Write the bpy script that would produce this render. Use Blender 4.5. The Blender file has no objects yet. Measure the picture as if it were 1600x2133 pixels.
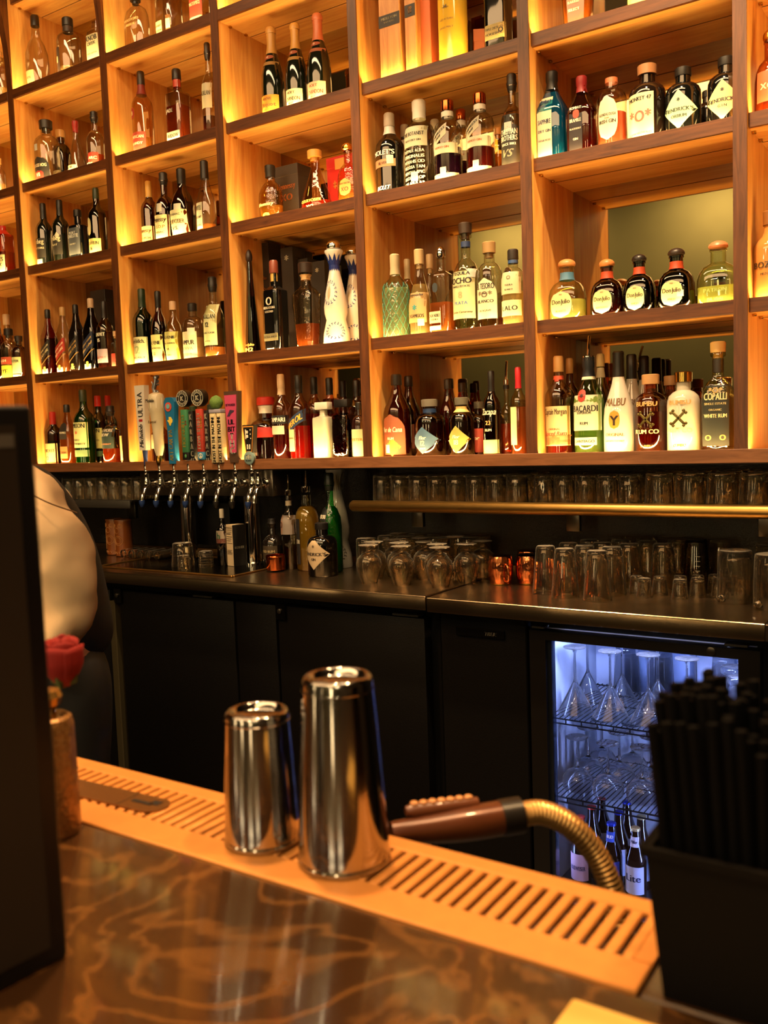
import bpy, bmesh, math, random
from mathutils import Vector, Matrix
random.seed(7)
SC = bpy.context.scene
COL = SC.collection
PI = math.pi
# ---------------------------------------------------------------- camera, exposure, light
CX, CY, CZ = 1.2305, -2.7226, 1.4915
YAW, PITCH, ROLL, FPX = 0.5863, -0.0824, 0.0358, 1911.48
RM = Matrix.Rotation(YAW, 3, 'Z') @ Matrix.Rotation(PITCH, 3, 'X') @ Matrix.Rotation(ROLL, 3, 'Y')
cam = bpy.data.objects.new('camera', bpy.data.cameras.new('camera'))
COL.objects.link(cam)
r_, f_, u_ = RM.col[0], RM.col[1], RM.col[2]
cam.matrix_world = Matrix(((r_.x, u_.x, -f_.x, CX), (r_.y, u_.y, -f_.y, CY), (r_.z, u_.z, -f_.z, CZ), (0, 0, 0, 1)))
cam.data.sensor_fit = 'HORIZONTAL'
cam.data.sensor_width = 36.0
cam.data.lens = FPX / 1600 * 36.0
cam.data.dof.use_dof = True
cam.data.dof.focus_distance = 3.1
cam.data.dof.aperture_fstop = 7.6
cam.data.clip_start = 0.02
SC.camera = cam
vs = SC.view_settings
vs.view_transform = 'Standard'; vs.look = 'None'; vs.exposure = 0.0; vs.gamma = 1.0; vs.use_curve_mapping = False
cy = SC.cycles
cy.max_bounces = 18; cy.diffuse_bounces = 7; cy.glossy_bounces = 6; cy.transmission_bounces = 14; cy.transparent_max_bounces = 40
cy.caustics_reflective = False; cy.caustics_refractive = False
cy.sample_clamp_indirect = 4.0
cy.use_denoising = True
try: cy.use_light_tree = True
except Exception: pass

wd = bpy.data.worlds.new('room_dark'); SC.world = wd; wd.use_nodes = True
wd.node_tree.nodes['Background'].inputs[0].default_value = (1.0, 0.62, 0.34, 1)
wd.node_tree.nodes['Background'].inputs[1].default_value = 0.07

LED_STRENGTH = 255.0
LED_COLOR = (1.0, 0.62, 0.20)
WARM = (1.0, 0.60, 0.27)

def area(name, loc, target, sx, sy, power, color):
    l = bpy.data.lights.new(name, 'AREA'); l.shape = 'RECTANGLE'; l.size = sx; l.size_y = sy; l.energy = power; l.color = color
    o = bpy.data.objects.new(name, l); COL.objects.link(o); o.location = loc
    d = Vector(target) - Vector(loc); o.rotation_euler = d.to_track_quat('-Z', 'Y').to_euler()
    return o
def spot(name, loc, target, power, color, ang, blend=0.5, rad=0.04):
    l = bpy.data.lights.new(name, 'SPOT'); l.energy = power; l.color = color; l.spot_size = math.radians(ang); l.spot_blend = blend; l.shadow_soft_size = rad
    o = bpy.data.objects.new(name, l); COL.objects.link(o); o.location = loc
    d = Vector(target) - Vector(loc); o.rotation_euler = d.to_track_quat('-Z', 'Y').to_euler()
    return o
# ceiling down-lights over the bar and the wash over the shelving
spot('bar_downlight_lamp', (0.35, -1.75, 3.3), (0.55, -2.02, 1.08), 205, WARM, 46, 0.7, 0.06)
spot('bar_downlight_lamp', (1.3, -1.7, 3.3), (1.0, -2.02, 1.08), 120, WARM, 44, 0.7, 0.06)
spot('counter_downlight_lamp', (0.5, -0.75, 3.6), (0.3, -0.05, 0.98), 330, (1.0, .68, .36), 62, 0.6, 0.05)
spot('counter_downlight_lamp', (-0.7, -0.75, 3.6), (-0.7, -0.1, 0.98), 260, (1.0, .68, .36), 60, 0.6, 0.05)
spot('aisle_downlight_lamp', (-1.3, -2.1, 3.4), (-0.65, -1.4, 1.3), 190, (1.0, .52, .2), 46, 0.6, 0.06)
area('counter_fill_light', (-0.3, -1.5, 3.95), (-0.2, 0.0, 0.9), 3.4, 0.22, 45, (1.0, .68, .36))  # added overhead fill, brightens the counter and shows in the glassware
area('ceiling_wash_lamp', (-0.4, -3.4, 3.8), (-0.4, 0.0, 2.0), 5.0, 0.8, 90, WARM)

# ---------------------------------------------------------------- projection helpers (a pixel becomes a point in the room)
def ray(x, y): return RM @ Vector(((x - 800) / FPX, 1.0, -(y - 1066.5) / FPX))
CAMP = Vector((CX, CY, CZ))
def aty(x, y, Y):
    r = ray(x, y); return CAMP + r * ((Y - CY) / r.y)
def atz(x, y, Z):
    r = ray(x, y); return CAMP + r * ((Z - CZ) / r.z)
def atd(x, y, D): return CAMP + ray(x, y) * D
RT = RM.transposed()
def proj(p):
    d = RT @ (Vector(p) - CAMP); return 800 + FPX * d.x / d.y, 1066.5 - FPX * d.z / d.y, d.y
def on_line(px, Y, Z):
    """the point of the line y=Y, z=Z that shows at column px"""
    a, b = -6.0, 1.2
    for _ in range(50):
        m = (a + b) / 2
        if proj((m, Y, Z))[0] < px: a = m
        else: b = m
    return Vector(((a + b) / 2, Y, Z))
def height_at(p, py):
    a, b = p.z, p.z + 3
    for _ in range(50):
        m = (a + b) / 2
        if proj((p.x, p.y, m))[1] > py: a = m
        else: b = m
    return (a + b) / 2 - p.z

# ---------------------------------------------------------------- materials
def lin(h):
    if isinstance(h, tuple): return h
    h = h.lstrip('#'); o = []
    for i in (0, 2, 4):
        c = int(h[i:i + 2], 16) / 255
        o.append(c / 12.92 if c <= .04045 else ((c + .055) / 1.055) ** 2.4)
    return tuple(o)
MC = {}
def newmat(name):
    m = bpy.data.materials.new(name); m.use_nodes = True
    m.node_tree.nodes.clear()
    out = m.node_tree.nodes.new('ShaderNodeOutputMaterial')
    return m, m.node_tree, out
def nd(nt, t, **kw):
    n = nt.nodes.new(t)
    for k, v in kw.items():
        if k.startswith('i_'): n.inputs[k[2:].replace('_', ' ')].default_value = v
        else: setattr(n, k, v)
    return n
def c4(c): return (c[0], c[1], c[2], 1.0)
def pbr(color, rough=.5, metal=0.0, spec=.5, coat=0.0, var=0.0, vscale=30.0, bump=0.0, bscale=80.0, stretch=(1, 1, 1), emit=None, aniso=0):
    key = ('p', color, rough, metal, spec, coat, var, vscale, bump, bscale, stretch, emit)
    if key in MC: return MC[key]
    m, nt, out = newmat('surface')
    b = nd(nt, 'ShaderNodeBsdfPrincipled'); c = lin(color)
    b.inputs['Base Color'].default_value = c4(c); b.inputs['Roughness'].default_value = rough
    b.inputs['Metallic'].default_value = metal; b.inputs['Specular IOR Level'].default_value = spec
    b.inputs['Coat Weight'].default_value = coat; b.inputs['Coat Roughness'].default_value = .04
    if emit: b.inputs['Emission Color'].default_value = c4(lin(emit[0])); b.inputs['Emission Strength'].default_value = emit[1]
    if var or bump:
        tc = nd(nt, 'ShaderNodeTexCoord'); mp = nd(nt, 'ShaderNodeMapping'); mp.inputs['Scale'].default_value = stretch
        nt.links.new(tc.outputs['Object'], mp.inputs[0])
    if var:
        n = nd(nt, 'ShaderNodeTexNoise'); n.inputs['Scale'].default_value = vscale; n.inputs['Detail'].default_value = 4
        nt.links.new(mp.outputs[0], n.inputs[0])
        mx = nd(nt, 'ShaderNodeMix', data_type='RGBA'); mx.inputs[6].default_value = c4([x * (1 - var) for x in c]); mx.inputs[7].default_value = c4([min(1, x * (1 + var)) for x in c])
        nt.links.new(n.outputs[0], mx.inputs[0]); nt.links.new(mx.outputs[2], b.inputs['Base Color'])
    if bump:
        n2 = nd(nt, 'ShaderNodeTexNoise'); n2.inputs['Scale'].default_value = bscale; n2.inputs['Detail'].default_value = 3
        nt.links.new(mp.outputs[0], n2.inputs[0])
        bp = nd(nt, 'ShaderNodeBump'); bp.inputs['Strength'].default_value = bump; bp.inputs['Distance'].default_value = .002
        nt.links.new(n2.outputs[0], bp.inputs['Height']); nt.links.new(bp.outputs[0], b.inputs['Normal'])
    nt.links.new(b.outputs[0], out.inputs[0]); MC[key] = m; return m
def wood(c1, c2, axis='x', scale=1.0, rough=.45, coat=0.0):
    key = ('w', c1, c2, axis, scale, rough)
    if key in MC: return MC[key]
    m, nt, out = newmat('wood')
    b = nd(nt, 'ShaderNodeBsdfPrincipled'); b.inputs['Roughness'].default_value = rough; b.inputs['Coat Weight'].default_value = coat
    tc = nd(nt, 'ShaderNodeTexCoord'); mp = nd(nt, 'ShaderNodeMapping')
    s = {'x': (1.2, 14, 14), 'z': (14, 14, 1.2), 'y': (14, 1.6, 14)}[axis]
    mp.inputs['Scale'].default_value = tuple(v * scale for v in s)
    nt.links.new(tc.outputs['Object'], mp.inputs[0])
    n = nd(nt, 'ShaderNodeTexNoise'); n.inputs['Scale'].default_value = 2.2; n.inputs['Detail'].default_value = 7; n.inputs['Distortion'].default_value = .9; n.inputs['Roughness'].default_value = .62
    nt.links.new(mp.outputs[0], n.inputs[0])
    r = nd(nt, 'ShaderNodeValToRGB'); r.color_ramp.elements[0].position = .3; r.color_ramp.elements[1].position = .72
    r.color_ramp.elements[0].color = c4(lin(c1)); r.color_ramp.elements[1].color = c4(lin(c2))
    nt.links.new(n.outputs[0], r.inputs[0]); nt.links.new(r.outputs[0], b.inputs['Base Color'])
    bp = nd(nt, 'ShaderNodeBump'); bp.inputs['Strength'].default_value = .15; bp.inputs['Distance'].default_value = .001
    nt.links.new(n.outputs[0], bp.inputs['Height']); nt.links.new(bp.outputs[0], b.inputs['Normal'])
    nt.links.new(b.outputs[0], out.inputs[0]); MC[key] = m; return m
def glass(color='#f4f4ee', rim=.55, gloss=.10, rough=.02, bump=0.0, bscale=60.0, trans=0.0):
    """thin clear wall: what is behind shows through it, the rim darkens, the surface mirrors"""
    key = ('g', color, rim, gloss, rough, bump, bscale, trans)
    if key in MC: return MC[key]
    m, nt, out = newmat('glass'); c = lin(color)
    lw = nd(nt, 'ShaderNodeLayerWeight'); lw.inputs[0].default_value = .5
    pw = nd(nt, 'ShaderNodeMath', operation='POWER'); pw.inputs[1].default_value = 2.2; nt.links.new(lw.outputs['Facing'], pw.inputs[0])
    mx = nd(nt, 'ShaderNodeMix', data_type='RGBA'); mx.inputs[6].default_value = c4(c); mx.inputs[7].default_value = c4([x ** 1.6 * (1 - rim) for x in c])
    nt.links.new(pw.outputs[0], mx.inputs[0])
    tr = nd(nt, 'ShaderNodeBsdfTransparent'); nt.links.new(mx.outputs[2], tr.inputs[0])
    gl = nd(nt, 'ShaderNodeBsdfGlossy'); gl.inputs['Roughness'].default_value = rough; gl.inputs[0].default_value = (1, 1, 1, 1)
    fr = nd(nt, 'ShaderNodeLayerWeight'); fr.inputs[0].default_value = .5
    p5 = nd(nt, 'ShaderNodeMath', operation='POWER'); p5.inputs[1].default_value = 4.0; nt.links.new(fr.outputs['Facing'], p5.inputs[0])
    ad = nd(nt, 'ShaderNodeMath', operation='MULTIPLY_ADD'); ad.inputs[1].default_value = .75; ad.inputs[2].default_value = gloss * .6 + .02; ad.use_clamp = True
    nt.links.new(p5.outputs[0], ad.inputs[0])
    if bump:
        tc = nd(nt, 'ShaderNodeTexCoord'); n2 = nd(nt, 'ShaderNodeTexNoise'); n2.inputs['Scale'].default_value = bscale
        nt.links.new(tc.outputs['Object'], n2.inputs[0])
        bp = nd(nt, 'ShaderNodeBump'); bp.inputs['Strength'].default_value = bump; bp.inputs['Distance'].default_value = .004
        nt.links.new(n2.outputs[0], bp.inputs['Height'])
        for x in (gl, fr, lw): nt.links.new(bp.outputs[0], x.inputs['Normal'])
    ms = nd(nt, 'ShaderNodeMixShader'); nt.links.new(ad.outputs[0], ms.inputs[0]); nt.links.new(tr.outputs[0], ms.inputs[1]); nt.links.new(gl.outputs[0], ms.inputs[2])
    last = ms
    if trans:
        tl = nd(nt, 'ShaderNodeBsdfTranslucent'); tl.inputs[0].default_value = c4(c)
        df = nd(nt, 'ShaderNodeBsdfDiffuse'); df.inputs[0].default_value = c4(c)
        m3 = nd(nt, 'ShaderNodeMixShader'); m3.inputs[0].default_value = .5; nt.links.new(tl.outputs[0], m3.inputs[1]); nt.links.new(df.outputs[0], m3.inputs[2])
        m2 = nd(nt, 'ShaderNodeMixShader'); m2.inputs[0].default_value = trans; nt.links.new(ms.outputs[0], m2.inputs[1]); nt.links.new(m3.outputs[0], m2.inputs[2]); last = m2
    nt.links.new(last.outputs[0], out.inputs[0]); MC[key] = m; return m
def emission(color, s):
    key = ('e', color, s)
    if key in MC: return MC[key]
    m, nt, out = newmat('light_emitter'); e = nd(nt, 'ShaderNodeEmission'); e.inputs[0].default_value = c4(lin(color)); e.inputs[1].default_value = s
    nt.links.new(e.outputs[0], out.inputs[0]); MC[key] = m; return m
def swirl_mat(c1, c2, sc, rough):
    m, nt, out = newmat('swirled_wood')
    b = nd(nt, 'ShaderNodeBsdfPrincipled'); b.inputs['Roughness'].default_value = rough; b.inputs['Coat Weight'].default_value = .5; b.inputs['Coat Roughness'].default_value = .07
    tc = nd(nt, 'ShaderNodeTexCoord'); mp = nd(nt, 'ShaderNodeMapping'); mp.inputs['Scale'].default_value = (1, 1.5, 1)
    nt.links.new(tc.outputs['Object'], mp.inputs[0])
    n = nd(nt, 'ShaderNodeTexNoise'); n.inputs['Scale'].default_value = sc; n.inputs['Detail'].default_value = 5; n.inputs['Distortion'].default_value = 1.3
    nt.links.new(mp.outputs[0], n.inputs[0])
    w = nd(nt, 'ShaderNodeMath', operation='MULTIPLY'); w.inputs[1].default_value = 62; nt.links.new(n.outputs[0], w.inputs[0])
    s = nd(nt, 'ShaderNodeMath', operation='SINE'); nt.links.new(w.outputs[0], s.inputs[0])
    r = nd(nt, 'ShaderNodeValToRGB'); r.color_ramp.elements[0].position = .55; r.color_ramp.elements[1].position = 1.0
    r.color_ramp.elements[0].color = c4(lin(c1)); r.color_ramp.elements[1].color = c4(lin(c2))
    nt.links.new(s.outputs[0], r.inputs[0]); nt.links.new(r.outputs[0], b.inputs['Base Color']); nt.links.new(b.outputs[0], out.inputs[0])
    return m

def solid_glass(color='#ffffff', rough=0.0, ior=1.45):
    key = ('sg', color, rough, ior)
    if key in MC: return MC[key]
    m, nt, out = newmat('solid_glass'); b = nd(nt, 'ShaderNodeBsdfGlass'); b.inputs[0].default_value = c4(lin(color)); b.inputs['Roughness'].default_value = rough; b.inputs['IOR'].default_value = ior
    d = nd(nt, 'ShaderNodeBsdfDiffuse'); d.inputs[0].default_value = (.85, .74, .58, 1)  # pale diffuse on grazing edges stands in for bright rim highlights
    lw = nd(nt, 'ShaderNodeLayerWeight'); lw.inputs[0].default_value = .5; pw = nd(nt, 'ShaderNodeMath', operation='POWER'); pw.inputs[1].default_value = 5.0; nt.links.new(lw.outputs['Facing'], pw.inputs[0])
    ma = nd(nt, 'ShaderNodeMath', operation='MULTIPLY_ADD'); ma.inputs[1].default_value = .30; ma.inputs[2].default_value = .008; nt.links.new(pw.outputs[0], ma.inputs[0])
    mx = nd(nt, 'ShaderNodeMixShader'); nt.links.new(ma.outputs[0], mx.inputs[0]); nt.links.new(b.outputs[0], mx.inputs[1]); nt.links.new(d.outputs[0], mx.inputs[2])
    nt.links.new(mx.outputs[0], out.inputs[0]); MC[key] = m; return m
PLY_X = wood('#cf8438', '#f0bb6a', 'x', 1.0, .42)
PLY_Z = wood('#ca7e36', '#ecb566', 'z', 1.0, .42)
DARKW = wood('#43200a', '#713e18', 'x', 2.2, .4)
DARKZ = wood('#43200a', '#713e18', 'z', 2.2, .4)
STEEL = pbr('#a08a6c', .27, 1.0, var=.08, vscale=6, bump=.03, bscale=60, stretch=(1, 40, 40))
CHROME = pbr('#d8d5cf', .08, 1.0)
TINM = pbr('#a8a4a0', .11, 1.0)
BRASS = pbr('#b08848', .36, 1.0, var=.25, vscale=9, stretch=(3, 20, 20))
COPPER = pbr('#c4693a', .16, 1.0)
GOLD = pbr('#c79a4a', .2, 1.0)
BLACKP = pbr('#070606', .5, spec=.2)
BLACKG = pbr('#0a0908', .18, spec=.4)
SMOKE = pbr('#15110f', .55)

# ---------------------------------------------------------------- mesh helpers
def obj(name, vf, mat, parent=None, smooth=35, loc=None):
    me = bpy.data.meshes.new(name); me.from_pydata(vf[0], [], vf[1]); me.update()
    if smooth:
        me.polygons.foreach_set('use_smooth', [True] * len(me.polygons))
        me.set_sharp_from_angle(angle=math.radians(smooth))
    me.materials.append(mat)
    o = bpy.data.objects.new(name, me); COL.objects.link(o)
    if parent is not None: o.parent = parent
    if loc is not None: o.location = loc
    return o
def tag(o, label=None, cat=None, group=None, kind=None):
    if label: o['label'] = label
    if cat: o['category'] = cat
    if group: o['group'] = group
    if kind: o['kind'] = kind
    return o
def empty(name, loc, label, cat, group=None, rz=0.0):
    o = bpy.data.objects.new(name, None); COL.objects.link(o); o.location = loc; o.rotation_euler = (0, 0, rz); o.empty_display_size = .05
    return tag(o, label, cat, group)
def dup(root, loc, rz=None, label=None, group=None, scale=None):
    r = root.copy(); COL.objects.link(r); r.location = loc
    if rz is not None: r.rotation_euler = (0, 0, rz)
    if scale: r.scale = (scale, scale, scale)
    if label: r['label'] = label
    if group: r['group'] = group
    for ch in list(root.children):
        c = ch.copy(); COL.objects.link(c); c.parent = r
        for g in ch.children:
            d = g.copy(); COL.objects.link(d); d.parent = c
    return r
def join(*vfs):
    V, Fc = [], []
    for v, f in vfs:
        b = len(V); V += [tuple(x) for x in v]; Fc += [tuple(i + b for i in q) for q in f]
    return V, Fc
def box(x0, x1, y0, y1, z0, z1, bev=0.0, seg=2):
    if not bev:
        v = [(x0, y0, z0), (x1, y0, z0), (x1, y1, z0), (x0, y1, z0), (x0, y0, z1), (x1, y0, z1), (x1, y1, z1), (x0, y1, z1)]
        return v, [(0, 3, 2, 1), (4, 5, 6, 7), (0, 1, 5, 4), (1, 2, 6, 5), (2, 3, 7, 6), (3, 0, 4, 7)]
    bm = bmesh.new(); bmesh.ops.create_cube(bm, size=1)
    for v in bm.verts: v.co = Vector(((x0 + x1) / 2 + v.co.x * (x1 - x0), (y0 + y1) / 2 + v.co.y * (y1 - y0), (z0 + z1) / 2 + v.co.z * (z1 - z0)))
    bmesh.ops.bevel(bm, geom=bm.edges[:], offset=bev, segments=seg, affect='EDGES', profile=.5)
    r = [tuple(v.co) for v in bm.verts], [tuple(v.index for v in f.verts) for f in bm.faces]
    bm.free(); return r
def lathe(prof, N=28, n=2.0, ry=1.0, flute=0, fa=0.0, cx=0.0, cyy=0.0, cz=0.0, capb=True, capt=True, fz=None):
    V, Fc = [], []
    for (r, z) in prof:
        for k in range(N):
            a = 2 * PI * k / N; c, s = math.cos(a), math.sin(a)
            if n != 2.0:
                d = (abs(c) ** n + abs(s) ** n) ** (-1 / n); c *= d; s *= d
            rr = r
            if flute and (fz is None or fz[0] <= z <= fz[1]): rr = r * (1 + fa * math.cos(a * flute))
            V.append((cx + rr * c, cyy + rr * s * ry, cz + z))
    for i in range(len(prof) - 1):
        for k in range(N):
            a, b = i * N + k, i * N + (k + 1) % N
            Fc.append((a, b, b + N, a + N))
    if capb and prof[0][0] > 1e-6: Fc.append(tuple(reversed(range(N))))
    if capt and prof[-1][0] > 1e-6: Fc.append(tuple(range((len(prof) - 1) * N, len(prof) * N)))
    return V, Fc
def tube(pts, r, N=10, rs=None, closed_ends=True):
    V, Fc = [], []; pts = [Vector(p) for p in pts]; up = Vector((0, 0, 1)); prev = None
    for i, p in enumerate(pts):
        t = (pts[min(i + 1, len(pts) - 1)] - pts[max(i - 1, 0)]).normalized()
        if prev is None:
            s = t.cross(up)
            if s.length < .05: s = t.cross(Vector((1, 0, 0)))
        else: s = prev - t * prev.dot(t)
        s.normalize(); prev = s; w = s.cross(t); rr = rs[i] if rs else r
        for k in range(N):
            a = 2 * PI * k / N; V.append(tuple(p + (s * math.cos(a) + w * math.sin(a)) * rr))
    for i in range(len(pts) - 1):
        for k in range(N):
            a, b = i * N + k, i * N + (k + 1) % N; Fc.append((a, b, b + N, a + N))
    if closed_ends: Fc += [tuple(reversed(range(N))), tuple(range((len(pts) - 1) * N, len(pts) * N))]
    return V, Fc
def smoothpts(P, k=6):
    P = [Vector(p) for p in P]; out = []
    for i in range(len(P) - 1):
        a, b, c, d = P[max(i - 1, 0)], P[i], P[i + 1], P[min(i + 2, len(P) - 1)]
        for j in range(k):
            t = j / k
            out.append(.5 * ((2 * b) + (c - a) * t + (2 * a - 5 * b + 4 * c - d) * t * t + (3 * b - a - 3 * c + d) * t ** 3))
    out.append(P[-1]); return out
def move(vf, M): return [tuple(M @ Vector(v)) for v in vf[0]], vf[1]
def T(x, y, z): return Matrix.Translation((x, y, z))
def prism(poly, y0, y1):
    """closed outline in x,z pushed through from y0 to y1"""
    n = len(poly); V = [(x, y0, z) for x, z in poly] + [(x, y1, z) for x, z in poly]
    F = [tuple(range(n)), tuple(reversed(range(n, 2 * n)))] + [(i, i + n, (i + 1) % n + n, (i + 1) % n) for i in range(n)]
    return V, F

# ---------------------------------------------------------------- lettering: each letter's flat mesh is taken once and laid out as words
GL = {}
def make_glyphs():
    chars = "ABCDEFGHIJKLMNOPQRSTUVWXYZabcdefghijklmnopqrstuvwxyz0123456789'.,-&|*~"
    obs = []
    for ch in chars:
        cu = bpy.data.curves.new('letter', 'FONT'); cu.body = ch; cu.resolution_u = 3; cu.size = 1.0
        o = bpy.data.objects.new('letter', cu); COL.objects.link(o); obs.append((ch, o))
    bpy.context.view_layer.update(); dg = bpy.context.evaluated_depsgraph_get()
    for ch, o in obs:
        me = o.evaluated_get(dg).to_mesh()
        v = [(p.co.x, p.co.y) for p in me.vertices]; f = [tuple(p.vertices) for p in me.polygons]
        x0 = min(p[0] for p in v); x1 = max(p[0] for p in v)
        GL[ch] = ([(p[0] - x0, p[1]) for p in v], f, x1 - x0)
        o.evaluated_get(dg).to_mesh_clear()
    for ch, o in obs:
        cu = o.data; bpy.data.objects.remove(o); bpy.data.curves.remove(cu)
make_glyphs()
def text2d(s, w=None, h=None, bold=0.035, slant=0.0, vertical=False, sx=1.0):
    """words as a flat mesh centred on 0,0; cap height h, squeezed to width w"""
    V, Fc = [], []; x = 0.0; y = 0.0
    for ch in s:
        if ch == ' ': x += .34; continue
        g = GL.get(ch)
        if g is None: continue
        reps = (0,) if not bold else (-bold, 0, bold)
        for dx in reps:
            b = len(V)
            if vertical: V += [(p[0] - g[2] / 2 + dx, p[1] + y) for p in g[0]]
            else: V += [(p[0] + x + dx + slant * p[1], p[1]) for p in g[0]]
            Fc += [tuple(i + b for i in q) for q in g[1]]
        if vertical: y -= .92
        else: x += g[2] + .10
    if not V: return [], []
    x0 = min(p[0] for p in V); x1 = max(p[0] for p in V); y0 = min(p[1] for p in V); y1 = max(p[1] for p in V)
    k = (h / .72) if h else 1.0
    if vertical: k = h / (y1 - y0); kx = w / (x1 - x0) if w else k
    else: kx = k * sx
    if w and not vertical:
        if (x1 - x0) * kx > w or not h: kx = w / (x1 - x0)
        if not h: k = kx
    return [((p[0] - (x0 + x1) / 2) * kx, (p[1] - (y0 + y1) / 2) * k) for p in V], Fc
def place_text(tv, fn):
    return [fn(p[0], p[1]) for p in tv[0]], tv[1]
# ---------------------------------------------------------------- the room
def struct(name, vf, mat): return tag(obj(name, vf, mat, smooth=0), kind='structure')
struct('floor', box(-6, 4.5, -6.2, .40, -.05, 0), pbr('#241a14', .5, var=.2, vscale=3))
struct('ceiling', box(-6, 4.5, -6.2, .40, 4.2, 4.25), pbr('#3a2f26', .9))
struct('wall_back', box(-6, 4.5, .375, .42, 0, 4.2), pbr('#17130f', .22, var=.3, vscale=40, bump=1.0, bscale=330))
struct('wall_left', box(-6.05, -6, -6.2, .40, 0, 4.2), pbr('#4a3a28', .8))
struct('wall_right', box(4.5, 4.55, -6.2, .40, 0, 4.2), pbr('#4a3a28', .8))
struct('wall_front', box(-6, 4.5, -6.25, -6.2, 0, 4.2), pbr('#77704e', .8, var=.35, vscale=1.2))
for i, x in enumerate((-3.2, -1.0, 1.3, 3.2)):
    area('wall_washer_lamp', (x, -5.7, 3.9), (x, -6.2, 1.6), .9, .15, 62, (1.0, .78, .46))
# unseen upright lights, added to put streaks in the steel tins and glassware
for i, x in enumerate((-2.9, -.35, 1.9)):
    t = empty('added_wall_light', (x, -6.17, .8), 'tall cream added light on the wall facing the bar, ' + ('in the far corner', 'in the middle', 'nearest the end of the bar')[i], 'added light', 'added lights on the far wall')
    obj('back_plate', box(-.18, .18, -.02, .02, 0, 1.3, .008), BRASS, t)
    obj('glow_panel', box(-.13, .13, .02, .08, .05, 1.25, .02), emission('#ffdca0', 16.0), t)

# ---------------------------------------------------------------- the lit liquor shelving
PW = .0372; ST = .0395; COLW = .6395
def PX(c): return (c - 4) * COLW
SZ = [3.134, 2.7185, 2.3415, 1.840, 1.420]       # top of each shelf front, upper to lower
STOP = 3.555
SD = .350; INS = .020
unit = empty('liquor_shelving', (0, 0, 1.38), 'tall backlit plywood shelving with dark walnut edges, filled with liquor bottles', 'shelving')
UZ = 1.38
def u(v): return v[0], v[1]
def bend_y(z): return -.32 * max(0, z - SZ[0] - .02) ** 2
def post(x):
    zs = [1.38, 3.134] + [3.134 + .1 * i for i in range(1, 10)]
    def slab(xa, xb, ya, yb):
        V, F = [], []
        for z in zs:
            by = bend_y(z)
            V += [(xa, ya + by, z - UZ), (xb, ya + by, z - UZ), (xb, yb, z - UZ), (xa, yb, z - UZ)]
        for i in range(len(zs) - 1):
            for k in range(4):
                a, b = i * 4 + k, i * 4 + (k + 1) % 4; F.append((a, b, b + 4, a + 4))
        F += [(3, 2, 1, 0), tuple(range(len(V) - 4, len(V)))]
        return V, F
    p = obj('upright', slab(x - PW / 2 + .0005, x + PW / 2 - .0005, .005, SD), PLY_Z, unit, 0)
    obj('upright_edging', slab(x - PW / 2, x + PW / 2, 0, .005), DARKZ, p, 0)
XS = [PX(c) for c in range(-1, 7)]
for x in XS: post(x)
led = emission(LED_COLOR, LED_STRENGTH)
def shelf(x0, x1, z, flush=False, first=False, lit=True):
    """z is the top of the dark front board; the ply deck lies 8 mm below it and the light tape is let in behind the board"""
    yf = 0.0 if flush else INS
    s = obj('shelf', box(x0, x1, yf + .012, SD, z - ST - UZ, z - .008 - UZ), PLY_X, unit, 0)
    f = obj('shelf_edging', box(x0, x1, yf, yf + .012, z - ST - .0005 - UZ, z - UZ, .0008, 1), DARKW, s, 0)
    obj('underside_seam', box(x0 + .002, x1 - .002, SD * .53, SD * .53 + .0025, z - ST - .0012 - UZ, z - ST - .0002 - UZ), pbr('#4a2812', .7), s, 0)
    for yy in (.06, .15):
        obj('shelf_pin', box(x0, x0 + .011, yy, yy + .012, z - ST - .008 - UZ, z - ST - .0005 - UZ, .002), GOLD, s)
    if lit:
        yb = yf + .0125
        v = [(x0 + .004, yb, z - .0055 - UZ), (x1 - .004, yb, z - .0055 - UZ), (x1 - .004, yb + .007, z - .0065 - UZ), (x0 + .004, yb + .007, z - .0065 - UZ)]
        obj('light_tape', (v, [(0, 3, 2, 1)]), led, s, 0)
for c in range(-1, 6):
    a, b = PX(c) + PW / 2, PX(c + 1) - PW / 2
    for i, z in enumerate(SZ):
        if i == 4: continue
        shelf(a, b, z, flush=(i == 0 or (i == 1 and False)))
    shelf(a, b, STOP, lit=True)
    # bottom shelf deck, one long dark front board runs across all of them
    s = obj('shelf', box(a, b, .012, SD, 1.3805 - UZ, 1.412 - UZ), PLY_X, unit, 0)
    v = [(a + .004, .0125, .0345), (b - .004, .0125, .0345), (b - .004, .0195, .0335), (a + .004, .0195, .0335)]
    obj('light_tape', (v, [(0, 3, 2, 1)]), led, s, 0)
obj('bottom_rail', box(PX(-1) - PW / 2, PX(6) + PW / 2, -.002, .012, 0, ST, .001, 1), wood('#6b3f20', '#95603a', 'x', 2.0, .4), unit, 0)
obj('bottom_board', box(PX(-1), PX(6), .012, SD, -.004, .0004), pbr('#1a120c', .6), unit, 0)
for c in range(-1, 6):
    obj('back_mirror', box(PX(c) + PW / 2, PX(c + 1) - PW / 2, SD - .004, SD + .004, 1.412 - UZ, 4.0 - UZ), pbr('#b9ab86', .03, 1.0), unit, 0)

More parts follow.
